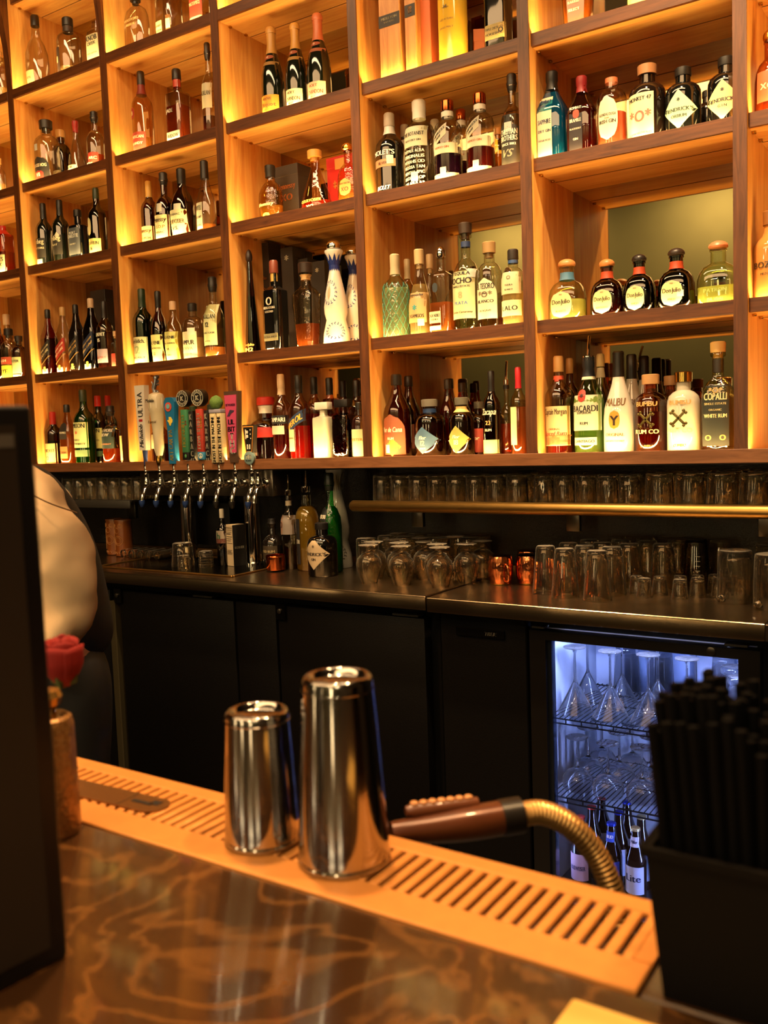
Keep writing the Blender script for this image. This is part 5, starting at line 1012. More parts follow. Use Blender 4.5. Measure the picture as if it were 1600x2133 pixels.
# ---------------------------------------------------------------- things on the left counter
tk = [(210, 1160, 'brown ceramic tiki mug with carved circles, half behind the other one'), (246, 1160, 'brown ceramic tiki mug with carved circles and zigzag foot, the nearer of the pair')]
for i, (px, py, d) in enumerate(tk):
    p = cz(px, py); e = empty('tiki_mug', (p[0], p[1] + (.09 if i == 0 else .04), KZ + .0006), d, 'mug', 'tiki mugs')
    TM = pbr('#8a4a1e', .25, coat=.6, var=.3, vscale=20)
    obj('mug_body', lathe([(.036, 0), (.040, .004), (.040, .158), (.043, .164), (.042, .170), (.037, .168), (.036, .02), (.0, .02)], 32), TM, e)
    L_ = pbr('#c88a4c', .4)
    def cyl(x, z, R=.0408): return (x, -math.sqrt(max(1e-6, R * R - x * x)), z)
    def line(pts): return tube([cyl(a, b) for a, b in pts], .0011, 6)
    ring = lambda cx_, cz_, r: line([(cx_ + r * math.cos(q / 12 * 2 * PI), cz_ + r * math.sin(q / 12 * 2 * PI)) for q in range(13)])
    obj('carved_lines', join(ring(-.018, .142, .010), ring(-.018, .142, .006), ring(.018, .142, .010), ring(.018, .142, .006), ring(.0, .120, .013), ring(.006, .074, .022), ring(.006, .074, .015), line([(-.02, .03), (-.02, .125)]), line([(-.03 + .0075 * k, .022 if k % 2 else .012) for k in range(9)])), L_, e)
ms = cz(300, 1150)
e = empty('black_monitor', (-1.72, .22, 1.13), 'black flat panel mounted low on the wall behind the taps', 'screen')
obj('panel', move(box(-.22, .20, -.012, .012, -.09, .10, .006), Matrix.Rotation(0, 4, 'Y')), BLACKP, e)
obj('wall_arm', box(-.03, .03, .012, .145, -.02, .02), BLACKP, e)
for k in range(5):
    tag(obj('stacked_glass', move(upturned(.10, .020, .019, N=20), T(-2.06 + .055 * k, .17, KZ + .0215) @ Matrix.Rotation(PI / 2, 4, 'X')), GW, smooth=50), 'small glass lying on its side in the row behind the drip mat', 'glass', 'small glasses lying in a row behind the drip mat')
g1 = cz(375, 1182); tag(obj('rocks_glass', upturned(.098, .048, .040, base=.012), GW, smooth=50, loc=(g1[0], g1[1] + .02, KZ + .0025)), 'large upturned rocks glass on the drip mat in front of a chrome column', 'glass')
g1 = cz(397, 1184); tag(obj('shot_glass', upturned(.058, .026, .021, base=.010), GW, smooth=50, loc=(g1[0] + .012, g1[1] - .045, KZ + .0025)), 'small plain shot glass upturned in front of the large rocks glass', 'glass')
g1 = cz(430, 1182); e = empty('measuring_glass', (g1[0], g1[1], KZ + .0025), 'squat measuring glass ringed with dark printed lines', 'glass')
obj('glass_body', upturned(.066, .030, .028, base=.008), GW, e, 50)
obj('printed_lines', join(*[lathe([(.0302, z), (.0302, z + .0016)], 30, capb=False, capt=False) for z in (.012, .022, .032, .042, .052)]), pbr('#3a3024', .5), e, 0)
# small bottles and carton
def CB(px, py, top, w, shape, gcol, liq, cap, labels, d, cat='bottle', name='liquor_bottle', dy=.03, **k):
    p = cz(px, py); return bottle(4, px, top, w, shape, gcol, liq, cap, labels, d, cat, name, Y=p[1] - .01 + dy * 0, z=KZ + k.pop('zo', .0005), **k)
CB(467, 1180, 1060, 26, 'std', '#7a3a1c', ('#5a2010', .6), ('#e8dcc4', 'screw'), [L(.40, .62, .95, '#c8b49c', t('h', .6, .12, '#2c5a3c')), L(.40, .48, .95, '#b83a24')], 'small juice bottle with a white cap and red and cream label beside the carton', 'bottle', 'juice_bottle', zo=.0025)
p = cz(498, 1180); p = (p[0] - .022, p[1] + .012); e = empty('carton', (p[0], p[1], KZ + .0025), 'white and black drink carton standing with its printed nutrition side outward', 'carton', None, -.25)
H = .170
obj('black_side', box(.024, .0255, -.030, .030, 0, H), pbr('#1a1714', .5), e, 0)
f = obj('carton_body', box(-.024, .024, -.030, .030, 0, H, .001, 1), pbr('#c8b08c', .6), e)
word(f, 'Nutrition Facts', 0, H * .93, .042, .006, -.0307, K_, bold=.05)
for k, (zz, hh) in enumerate(((.87, .003), (.82, .003), (.77, .006), (.71, .003), (.66, .003), (.61, .003), (.55, .003), (.38, .003), (.35, .003), (.32, .003), (.29, .003))):
    obj('print_line', box(-.020, .020 - .005 * (k % 3), -.0307, -.0302, H * zz, H * zz + hh * .6), pbr('#3a3228', .6), f, 0)
tv = text2d('KOSHER', w=.045, h=.010)
obj('lettering', ([(.0260, p_[0], H * .45 + p_[1]) for p_ in tv[0]], tv[1]), pbr('#b0a890', .5), e, 0)
CB(571, 1186, 1080, 42, 'med', 'D1a1410', None, ('#15110f', 'foil'), [L(.18, .46, .9, '#4a3c28', t('AGED RUM', .6, .05, '#b09a6c'))], 'dark shouldered bottle with a faded brown label behind the copper cup', 'bottle', 'rum_bottle', zo=.0025)
p = cz(563, 1192); e = empty('copper_cup', (p[0], p[1] + .035, KZ + .0065), 'shiny straight-sided copper cup at the mat corner, in front of the dark bottle', 'cup')
obj('cup_body', lathe([(.037, 0), (.038, .003), (.038, .055), (.036, .0555), (.035, .006), (0, .006)], 40), COPPER, e)
obj('cup_rim', lathe([(.0382, .051), (.0395, .053), (.0382, .0565)], 40, capb=False, capt=False), COPPER, e)
CB(607, 1186, 1020, 40, 'std', '#e8dcc8', ('#2c1c14', .30), None, [L(.44, .68, .95, '#a8988c'), L(.43, .69, .35, '#b88c74', t('O', .5, .08, '#4a2c24'), s='oval', xo=-.5)], 'clear cylindrical bottle with grey wrap label and metal pourer', 'bottle', 'vodka_bottle', pour=True, foil=('#c8b89c', .80, .86))
CB(644, 1190, 1013, 50, 'gin', '#f6ecc0', ('#f0d070', .76), None, [L(.08, .62, .22, '#1c1a1c', t('ST GERMAIN', .5, .05, '#e8dcc0', ), xo=-.25)], 'ornate fluted yellow elderflower liqueur bottle with pourer and narrow black label', 'bottle', 'liqueur_bottle', pour=True, gkw=dict(bump=.8, bscale=35))
CB(693, 1193, 985, 46, 'med', '#7fe092', ('#1cae48', .66), ('#1a2016', 'foil'), [L(.52, .66, .6, '#1f2420', t('MIDORI', .3, .04, '#e8dcc0'), s='arch', xo=-.3)], 'bright green textured melon liqueur bottle with a black neck', 'bottle', 'liqueur_bottle', gkw=dict(bump=.9, bscale=60), dy=.05)
azul(4, 706, 955, 60, 'tall white ceramic bottle with dark vine pattern and silver ball stopper on the counter', Y=.135, z=KZ + .0005, cap='gold', K='#2a2420', KC='#b8a890')
p = cz(674, 1200)
CB(674, 1203, 1088, 66, 'gin', 'D0a0807', None, ('#15110f', 'screw'), [L(.14, .72, .92, '#e8c89c', t("HENDRICK'S", .5, .06, '#2c221c'), t('GIN', .33, .045, '#2c221c'), t('*', .75, .08, '#5a4a3c'), s='diamond')], 'squat black gin bottle with a peach diamond label standing on the counter', 'gin bottle', 'gin_bottle')

# ---------------------------------------------------------------- under-counter coolers
FY = -.205
e = empty('back_bar_cooler', (-1.10, 0, 0), 'black solid-door back bar cooler under the long steel counter', 'cooler')
obj('cabinet', box(-2.5, .835, FY + .045, .33, .06, .930, .003, 1), BLACKP, e)
obj('kick_plate', box(-2.5, .835, FY + .08, .3, .0, .059), BLACKP, e, 0)
DM = pbr('#080605', .5, spec=.2, bump=.25, bscale=300)
edges = [(-2.45, -1.83), (-1.77, -1.135), (-1.125, -.93), (-.92, -.30)]
for i, (a, b) in enumerate(edges):
    d = obj('door', box(a + 1.10, b + 1.10, FY, FY + .043, .10, .895, .004, 2), DM, e)
    if i in (1, 3):
        lx = a + 1.10 + (.02 if i == 3 else -.0)
        obj('lock', join(box(lx - .022, lx + .022, FY - .012, FY, .845, .905, .002, 1)), BLACKG, d)
        obj('lock_barrel', move(lathe([(.009, 0), (.009, .004), (.007, .005)], 20), T(lx, FY - .0125, .877) @ Matrix.Rotation(PI / 2, 4, 'X')), pbr('#6c655c', .3, .9), d)
obj('door_handle_strip', box(-1.826 + 1.1, -1.790 + 1.1, FY - .012, FY + .03, .12, .85, .003, 1), pbr('#5a5038', .4, .6), e)
for x in (-1.34, -.42): obj('hinge', box(x + 1.1, x + 1.1 + .10, FY - .006, FY + .04, .899, .906, .001, 1), pbr('#5a544c', .35, .8), e)
e = empty('glass_door_cooler', (.24, 0, 0), 'black back bar cooler with a glass door, lit icy blue inside', 'cooler')
WH = pbr('#e4e9f4', .45)
obj('side_body', box(-.485, -.185, FY + .01, .33, .02, .930, .003, 1), DM, e)
obj('cabinet_shell', join(box(-.184, -.150, FY + .045, .33, .01, .930), box(.475, .512, FY + .045, .33, .01, .930), box(-.150, .475, FY + .045, .33, .895, .930), box(-.150, .475, FY + .045, .33, .01, .04)), BLACKP, e, 0)
obj('inner_lining', join(box(-.149, -.145, FY + .047, .29, .041, .894), box(.470, .474, FY + .047, .29, .041, .894), box(-.145, .470, .286, .29, .041, .894), box(-.145, .470, FY + .047, .286, .890, .894), box(-.145, .470, FY + .047, .286, .041, .045)), WH, e, 0)
x0, x1 = -.170, .490
d = obj('door_frame', join(box(x0, x0 + .052, FY, FY + .042, .02, .892), box(x1 - .055, x1, FY, FY + .042, .02, .892), box(x0 + .052, x1 - .055, FY, FY + .042, .865, .892), box(x0 + .052, x1 - .055, FY, FY + .042, .02, .06)), pbr('#120f0d', .3), e, 0)
obj('door_glass', box(x0 + .052, x1 - .055, FY + .018, FY + .022, .06, .865), glass('#f2f4ff', .2, .0, .02), d, 0)
obj('inner_bezel', join(box(x0 + .052, x0 + .066, FY + .012, FY + .04, .06, .865), box(x0 + .052, x1 - .055, FY + .026, FY + .04, .858, .865)), pbr('#39404e', .2, .8), d, 0)
obj('lock_barrel', move(lathe([(.012, 0), (.012, .004), (.008, .006)], 24), T(x1 - .125, FY - .0005, .880) @ Matrix.Rotation(PI / 2, 4, 'X')), pbr('#4c463e', .35, .9), d)
bp_ = obj('name_plate', box(-.425, -.255, FY + .001, FY + .010, .852, .880, .002, 1), BLACKG, e)
word(bp_, 'TRUE', -.30, .866, .06, .012, FY + .0003, '#6c665c', slant=.3, bold=.05)
obj('hinge', box(.40, .46, FY - .004, FY + .035, .899, .905, .001, 1), pbr('#5a544c', .35, .8), e)
obj('hinge', box(-.16, -.12, FY - .004, FY + .035, .899, .905, .001, 1), pbr('#5a544c', .35, .8), e)
BLUE = emission('#a6bcff', 330.0)
obj('light_bar', box(-.08, .40, FY + .05, FY + .060, .880, .888), BLUE, e, 0)
obj('light_bar', box(-.144, -.140, FY + .048, FY + .055, .13, .86), emission('#a6bcff', 50.0), e, 0)
obj('light_bar', box(.463, .467, FY + .050, FY + .060, .13, .86), emission('#a6bcff', 260.0), e, 0)
obj('evaporator_box', box(-.02, .20, .20, .285, .62, .86, .01), pbr('#8f9cba', .5), e)
for z in (.612, .364):
    rods = [box(-.140, .465, y, y + .004, z - .006, z - .002) for y in (FY + .062, FY + .066 + .2, .27)]
    rods += [box(-.140, .465, FY + .060, FY + .064, z - .020, z - .016)]
    rods += [tube([(-.135 + k * .0162, FY + .062, z), (-.135 + k * .0162, .275, z)], .0018, 5) for k in range(38)]
    rods += [box(-.135 + k * .05, -.132 + k * .05, FY + .061, FY + .065, z - .018, z - .003) for k in range(12)]
    obj('wire_rack', join(*rods), pbr('#15171c', .4, .3), e, 0)
GB = solid_glass('#ffffff')
obj('floor_rack', box(-.14, .465, FY + .06, .28, .0455, .0615), pbr('#15171c', .4), e, 0)
X0 = .24
mp = [(.16, -.07), (.275, -.075), (.39, -.07), (.50, -.075), (.155, .05), (.265, .045), (.375, .05), (.49, .05)]
scatter('martf', mk('martini_glass', cocktail(.205, .055), 'glass', GB), [(x, y, .6145) for x, y in mp], ['upturned martini glass at the front of the upper cooler rack, nearest the hinge side', 'upturned martini glass at the front of the upper cooler rack, second along', 'upturned martini glass on the upper cooler rack, partly behind the straws', 'upturned martini glass on the upper cooler rack, hidden low by the straws'] + ['upturned martini glass in the rear rank of the upper cooler rack'] * 4, 'martini glasses in the cooler', .0555, 'rack1', (.098, .705), (-.14, .28))
scatter('mugf', mk('beer_glass', upturned(.17, .045, .036, base=.02), 'glass', GB), [(.655, -.08, .6145), (.61, .03, .6145), (.56, .14, .6145), (.665, .12, .6145), (.25, .15, .6145), (.36, .15, .6145)], ['upturned beer glass at the front of the upper cooler rack by the door handle side'] + ['upturned beer glass towards the back of the upper cooler rack'] * 5, 'beer glasses in the cooler', .0455, 'rack1', (.098, .705), (-.14, .28))
cq = [(.16 + .103 * k, -.075 + (.0 if k % 2 else .01)) for k in range(5)] + [(.115 + .103 * k, .02) for k in range(6)] + [(.16 + .103 * k, .12) for k in range(5)]
scatter('coupef', mk('coupe_glass', coupe(.165, .048), 'glass', GB), [(x, y, .3665) for x, y in cq], ['upturned coupe glass on the lower cooler rack, front rank'] * 5 + ['upturned coupe glass on the lower cooler rack, behind the front rank'] * 11, 'coupe glasses in the cooler', .0485, 'rack2', (.098, .705), (-.14, .28))
# beer bottles, cooler floor
def beer(px, top, y, cap, lab, txt, tc, neck, d, z=.106):
    """long-neck: body, crown cap, body label, neck label"""
    p = on_line(px, y, z); e = empty('beer_bottle', p, d, 'beer bottle', 'beer bottles on the cooler floor')
    H = .228; R = .031
    obj('glass_body', lathe([(.93 * R, 0), (R, .004), (R, .122), (.95 * R, .137), (.62 * R, .168), (.46 * R, .190), (.42 * R, H - .006)], 24), pbr('#1c0d06', .06, spec=.7, coat=.5), e)
    obj('crown_cap', lathe([(.46 * R, H - .009), (.46 * R, H - .002), (.36 * R, H)], 21, flute=21, fa=.03), pbr(cap, .3, .5), e)
    prof = [(1, 0), (1, .56), (.95, .625), (.62, .75), (.46, .84), (.42, 1)]
    def fr(x, z): r = interp(prof, R, H, z) * 1.02; return (x, -math.sqrt(max(0, r * r - x * x)) - .0005, z)
    l = obj('label', patch(fr, -.92 * R, .92 * R, .03, .115), pbr(lab, .5), e)
    for s_, zc, h_ in txt: obj('lettering', place_text(text2d(s_, w=.045, h=h_, bold=.04), lambda x, zz: (lambda q: (q[0], q[1] - .0007, q[2]))(fr(x, zc + zz))), pbr(tc, .5), l, 0)
    if neck:
        l2 = obj('neck_label', patch(fr, -.42 * R, .42 * R, .172, .202), pbr(neck[0], .5), e)
        obj('lettering', place_text(text2d(neck[1], w=.020, h=.009, bold=.04), lambda x, zz: (lambda q: (q[0], q[1] - .0007, q[2]))(fr(x, .187 + zz))), pbr(neck[2], .5), l2, 0)
beer(1212, 1725, -.09, '#c83c30', '#c8a0a8', [('BUDWEISER', .07, .014)], '#2c3458', ('#a82c34', 'BUD', '#f2ecf0'), 'brown beer bottle with a red crown cap, foremost at the hinge side', z=.062)
beer(1276, 1725, -.09, '#2c44c8', '#3454c8', [('BUD', .085, .014), ('LIGHT', .062, .014)], '#f2f4ff', ('#3454c8', 'BUD', '#f2f4ff'), 'beer bottle with a blue cap and blue neck label reading BUD', z=.062)
beer(1326, 1725, -.09, '#d8c890', '#c4ccec', [('Lite', .080, .022)], '#1c2450', ('#d0d8f4', 'Miller', '#1c2450'), 'beer bottle with a gold cap and white label reading Lite', z=.062)
for px, y, c, d in ((1235, .0, '#c83c30', 'red-capped beer bottle in the second rank'), (1291, .0, '#2c44c8', 'blue-capped beer bottle in the second rank'), (1338, .0, '#d8c890', 'gold-capped beer bottle in the second rank'), (1255, .09, '#c83c30', 'red-capped beer bottle in the third rank'), (1308, .09, '#2c44c8', 'blue-capped beer bottle in the third rank')):
    beer(px, 0, y, c, '#b8c0dc', [], '#1c2450', None, d, z=.062)
# ---------------------------------------------------------------- the near bar
BZ = 1.08
e = empty('bar_counter', (0, 0, 0), 'dark glossy brown bar top with pale swirling grain, running along the foreground', 'bar counter')
BARM = swirl_mat('#3a2412', '#62401f', 2.6, .2)
obj('bar_top', box(-3.0, 3.2, -3.05, -2.098, 1.035, BZ, .003, 2), BARM, e)
obj('bar_top_end', box(1.0225, 3.2, -2.0975, -1.958, 1.035, BZ, .002, 1), BARM, e)
obj('bar_top_end', box(-3.0, -.6225, -2.0975, -1.958, 1.035, BZ, .002, 1), BARM, e)
obj('bar_front', box(-2.95, 3.15, -2.42, -1.99, 0, 1.0345), pbr('#15100d', .5), e, 0)
t_ = empty('drip_tray', (0, 0, 0), 'long copper-toned slotted drip tray let into the far edge of the bar', 'drip tray')
TR = pbr('#d88f46', .45, .25, var=.12, vscale=60)
n = 109; pit = .01505
parts = [box(-.62, 1.020, -1.985, -1.962, 1.0755, 1.0815, .0015, 1), box(-.62, 1.020, -2.0965, -2.056, 1.0755, 1.0815, .0015, 1), box(1.0055, 1.020, -2.056, -1.985, 1.0755, 1.0815)]
for k in range(n):
    x = 1.0005 - k * pit
    if x < -.62: break
    parts.append(box(x - .0050, x + .0050, -2.0565, -1.9845, 1.0755, 1.0818, .0016, 1))
obj('slotted_grille', join(*parts), TR, t_, 40)
obj('catch_pan', box(-.62, 1.020, -2.0965, -1.962, 1.036, 1.048), pbr('#2a170c', .6), t_, 0)

def tin(px, by, ty, wb, wt, d):
    p = atz(px, by, 1.0820); D = proj(p)[2]; R = wb / 2 * D / FPX; r = wt / 2 * D / FPX
    p.z = 1.0825; H = height_at(p, ty)
    e = empty('shaker_tin', p, d, 'cocktail shaker', 'cocktail shaker tins on the drip tray')
    pr = [(R * 1.0, 0), (R * 1.012, .0015), (R * 1.0, .004)] + [(R + (r - R) * (t_ ** 1.15), .004 + (H - .010) * t_) for t_ in [i / 14 for i in range(1, 15)]]
    pr += [(r * .985, H - .003), (r * .93, H - .0005), (r * .86, H), (r * .80, H - .001), (r * .74, H - .006), (r * .70, H - .0075), (0, H - .0078)]
    obj('tin_body', lathe(pr, 64, capb=False), TINM, e, 60)
    obj('tin_ridge', lathe([(r * 1.035, H * .925), (r * 1.05, H * .930), (r * 1.035, H * .935)], 64, capb=False, capt=False), TINM, e, 60)
    obj('mouth_bead', lathe([(R * .97, 0), (R * 1.02, .0008), (R * 1.028, .003), (R * 1.0, .0055)], 64, capb=False, capt=False), TINM, e, 60)
tin(718, 1788, 1405, 190, 146, 'tall polished steel cocktail shaker tin upturned on the drip tray edge')
tin(548, 1747, 1477, 156, 132, 'shorter polished steel cocktail shaker tin upturned beside the taller one')

# bar blade
a = atz(345, 1683, 1.084); L0 = .175
def bladepoly():
    P = [(-L0, -.019), (-.02, -.019)]
    P += [(-.02 + .019 * math.sin(q), -.019 * math.cos(q)) for q in [i / 10 * PI for i in range(1, 10)]]
    P += [(-.02, .019), (-L0, .019)]
    return P
bp = bladepoly()
V = [(x, y, 0) for x, y in bp] + [(x, y, .0016) for x, y in bp]; N = len(bp)
e = empty('bottle_opener', (.462, -2.030, 1.0822), 'flat bronze bottle-opener blade lying on the drip tray slots', 'bottle opener', None, .05)
obj('blade', (V, [tuple(reversed(range(N))), tuple(range(N, 2 * N))] + [(i, (i + 1) % N, (i + 1) % N + N, i + N) for i in range(N)]), pbr('#8a6238', .35, .8), e, 0)
obj('opener_slot', join(box(-.052, -.022, -.003, .003, .0017, .0022), box(-.026, -.014, .000, .010, .0017, .0022)), pbr('#0f0a06', .6), e, 0)
obj('grip_line', box(-.060, -.059, -.0188, .0188, .0017, .0020), pbr('#3a2817', .5), e, 0)

# soda gun
e = empty('soda_gun', (0, 0, 0), 'bar soda gun with brown handle and ribbed metal hose curving behind the drip tray', 'soda gun')
h0, h1, h2 = atd(815, 1735, .955), atd(930, 1722, .97), atd(1080, 1698, .99)
GM = pbr('#5c3018', .3, .2, coat=.5, var=.35, vscale=60)
pts = smoothpts([h0, h1, h2], 8); nn = len(pts)
obj('gun_handle', tube(pts, .018, 20, [.011 + .0075 * min(1, i / nn * 1.6) for i in range(nn)]), GM, e)
obj('handle_collar', tube([atd(1042, 1704, .985), atd(1085, 1697, .99)], .0195, 24), pbr('#17110d', .35), e)
b0, b1 = atd(845, 1690, .965), atd(995, 1672, .985)
dirv = (b1 - b0)
obj('button_pad', tube([b0, b0 + dirv * .1, b0 + dirv * .9, b1], .007, 14, [.005, .0075, .0075, .006]), pbr('#6a3a20', .4, coat=.3), e)
V = []
for k in range(7):
    q = b0 + dirv * (.12 + .125 * k); V.append(move(lathe([(.0045, 0), (.0045, .003), (.003, .004)], 12), T(q.x, q.y, q.z + .0055)))
obj('button', join(*V), pbr('#c88a54', .5), e)
obj('pad_stalk', box(-.012, .012, -.006, .006, -.012, .0, .002), pbr('#17110d', .4), e, loc=tuple((b0 + b1) / 2 + Vector((0, 0, -.004))))
hp = smoothpts([atd(1083, 1697, .99), atd(1130, 1693, 1.0), atd(1185, 1718, 1.01), atd(1235, 1770, 1.02), atd(1268, 1835, 1.02), atd(1283, 1900, 1.02), atd(1288, 1990, 1.01), atd(1270, 2120, 1.0)], 34)
obj('ribbed_hose', tube(hp, .0125, 20, [.0134 if i % 5 < 3 else .0104 for i in range(len(hp))]), pbr('#d0a060', .35, .8), e, 80)
obj('holster', box(.64, .70, -1.957, -1.9, 1.0, 1.03, .003, 1), pbr('#5a544c', .3, .9), e)

# straw caddy, napkins and straws
CXX, CYY = 1.039, -2.092
e = empty('straw_caddy', (CXX, CYY, BZ), 'black plastic bar caddy packed with black straws at the near corner', 'caddy')
CM = pbr('#0c0907', .8, spec=.1)
hh = .112
def flare(vf): return [(x - (.012 * z / .112 if x < .13 else 0), y - .004 * z / .112, z) for x, y, z in vf[0]], vf[1]
obj('caddy_wall', flare(join(box(0, .26, 0, .004, .004, hh), box(0, .26, .116, .120, .004, hh), box(0, .004, .004, .116, .004, hh), box(.256, .26, .004, .116, .004, hh), box(.11, .113, .004, .116, .004, hh), box(0, .26, 0, .12, .0005, .004))), CM, e, 0)
obj('caddy_rim', flare(join(box(-.002, .262, -.003, .0, hh - .006, hh + .001), box(-.002, .262, .12, .123, hh - .006, hh + .001), box(-.003, 0, 0, .12, hh - .006, hh + .001))), CM, e, 0)
for i in range(9):
    tag(obj('black_napkin', box(-.066, .066, -.0022, .0022, 0, .150, .002, 1), pbr('#080605', .95, spec=.05), loc=(CXX + .186, CYY + .018 + i * .0115, BZ + .0045)), 'folded black napkin standing in the straw caddy, one of a tight pack', 'napkin', 'black napkins in the caddy')
SM = pbr('#040303', .8, spec=.08)
st0 = None
def strawmesh(): return tube([(0, 0, 0), (0, 0, .212)], .0042, 7)
k = 0
for i in range(12):
    for j in range(8):
        x = CXX + .009 + i * .0086; y = CYY + .012 + j * .0128
        if st0 is None:
            st0 = tag(obj('black_straw', strawmesh(), SM, None, 30), 'thin black cocktail straw in the packed near-side caddy', 'straw', 'black cocktail straws in the caddy'); o = st0
        else: o = st0.copy(); COL.objects.link(o)
        o.location = (x, y, BZ + .0048); o.rotation_euler = ((random.random() - .5) * .04 + (j - 4) * .002, -.105 + i * .011 + (random.random() - .5) * .02, 0)
        o.scale = (1, 1, .86 + .12 * random.random() + .05 * math.sin(i * .5))
# folded napkin / wooden board in the very corner of the foreground
e = empty('wooden_block', (.992, -2.147, BZ), 'corner of a pale honey-coloured wooden block lying on the bar in the foreground', 'wooden block')
obj('block_body', box(0, .16, -.12, 0, .0005, .016, .002, 2), wood('#c89a48', '#e8c06a', 'x', 1.4, .4), e)

# upright dark screen on the left
c1 = atz(138, 1990, BZ); c2_ = atz(0, 2062, BZ)
ang = math.atan2(c2_.y - c1.y, c2_.x - c1.x)
e = empty('menu_screen', (c1.x, c1.y, BZ), 'large upright black tablet screen on the bar, seen very close with its dark frame', 'screen', None, ang)
obj('screen_body', box(0.0, .36, -.014, .004, .0, .445, .004, 3), pbr('#070606', .4), e)
obj('screen_glass', box(.016, .344, .0045, .0052, .016, .430, .0), pbr('#2c231b', .45, spec=.3, var=.3, vscale=4), e, 0)
obj('screen_reflection', box(.018, .34, .0053, .0057, .413, .423), pbr('#5a544c', .4), e, 0)  # lighter bar painted in as a reflection along the screen top
# vase with rose
vp = atz(112, 1735, BZ); vp.z = BZ + .0005
e = empty('bud_vase', vp, 'textured gold-brown bud vase partly hidden by the dark screen', 'vase')
obj('vase_body', lathe([(.027, 0), (.029, .004), (.0285, .06), (.028, .118), (.026, .126), (.022, .129), (.020, .126), (.020, .02), (0, .02)], 36), pbr('#9a7040', .3, .5, bump=1.0, bscale=190, var=.75, vscale=150), e)
obj('vase_collar', lathe([(.008, .10), (.010, .128), (.009, .136), (.015, .141), (.017, .149), (.014, .156), (.006, .158)], 24, cx=.002, capb=False), pbr('#c89a50', .25, .8), e)
rp = atd(132, 1392, 1.035)
e = empty('red_rose', (rp.x, rp.y, vp.z + .13), 'single red rose standing in the textured bud vase', 'flower')
dz = rp.z - (vp.z + .13)
obj('stem', tube(smoothpts([(vp.x - rp.x + .002, vp.y - rp.y, -.005), ((vp.x - rp.x) * .4, (vp.y - rp.y) * .4, dz * .4), (0, 0, dz - .018)], 5), .0022, 8), pbr('#3a4a1c', .6), e)
RR = pbr('#8c140e', .8, var=.3, vscale=50)
for k in range(11):
    a = k * 2.4; ring = k // 4; rr = .0075 + .0042 * ring; hgt = .058 - .005 * ring
    V, F = [], []; nu, nv = 7, 6
    for j in range(nv + 1):
        t2 = j / nv
        for i in range(nu + 1):
            s2 = (i / nu - .5) * (1.5 + .25 * ring) * math.sin(min(1, t2 * 1.4 + .35) * PI * .62)
            rad = rr * (.45 + 1.0 * math.sin(t2 * PI * .74)) + (.004 * max(0, t2 - .8) * 6 * (ring > 0))
            V.append((rad * math.cos(a + s2), rad * math.sin(a + s2), dz - .020 + hgt * t2 - .004 * abs(s2) * t2))
    for j in range(nv):
        for i in range(nu):
            b = j * (nu + 1) + i; F.append((b, b + 1, b + nu + 2, b + nu + 1))
    pt = obj('petal', (V, F), RR, e, 60)
    md = pt.modifiers.new('thick', 'SOLIDIFY'); md.thickness = .0012
for k in range(4):
    a = k * 1.57 + .4
    obj('sepal', tube([(0, 0, dz - .021), (.011 * math.cos(a), .011 * math.sin(a), dz - .014), (.0175 * math.cos(a), .0175 * math.sin(a), dz + .004)], .003, 6, [.002, .005, .001]), pbr('#4a5424', .7), e)

# ---------------------------------------------------------------- the bartender
def skin(name, J, E, mat, parent, sub=3, root=0, disp=0.0):
    me = bpy.data.meshes.new(name); me.from_pydata([j[:3] for j in J], E, []); me.update()
    o = bpy.data.objects.new(name, me); COL.objects.link(o); o.parent = parent; me.materials.append(mat)
    s = o.modifiers.new('s', 'SKIN')
    for i, j in enumerate(J):
        v = me.skin_vertices[0].data[i]; r = j[3]; v.radius = (r, j[4] if len(j) > 4 else r); v.use_root = (i == root)
    s.use_smooth_shade = True
    sb = o.modifiers.new('d', 'SUBSURF'); sb.levels = sub; sb.render_levels = sub
    if disp:
        tx = bpy.data.textures.new('folds', 'CLOUDS'); tx.noise_scale = .14; tx.noise_depth = 1
        dm = o.modifiers.new('f', 'DISPLACE'); dm.texture = tx; dm.strength = disp; dm.mid_level = .5
        t2_ = bpy.data.textures.new('fine_folds', 'CLOUDS'); t2_.noise_scale = .045; t2_.noise_depth = 1
        d2_ = o.modifiers.new('g', 'DISPLACE'); d2_.texture = t2_; d2_.strength = .010; d2_.mid_level = .5
    return o
PY = -1.20
SH0 = atd(72, 1066, 2.1); TH = math.radians(57)
HX = SH0.x + .15 * math.cos(TH) - .17 * math.sin(TH); HYY = SH0.y + .15 * math.sin(TH) + .17 * math.cos(TH)
per = empty('person', (HX, HYY, 0), 'bartender in white shirt and black vest bending forward behind the bar, seen from the side', 'person', None, TH)
ox, oy = -.45, PY
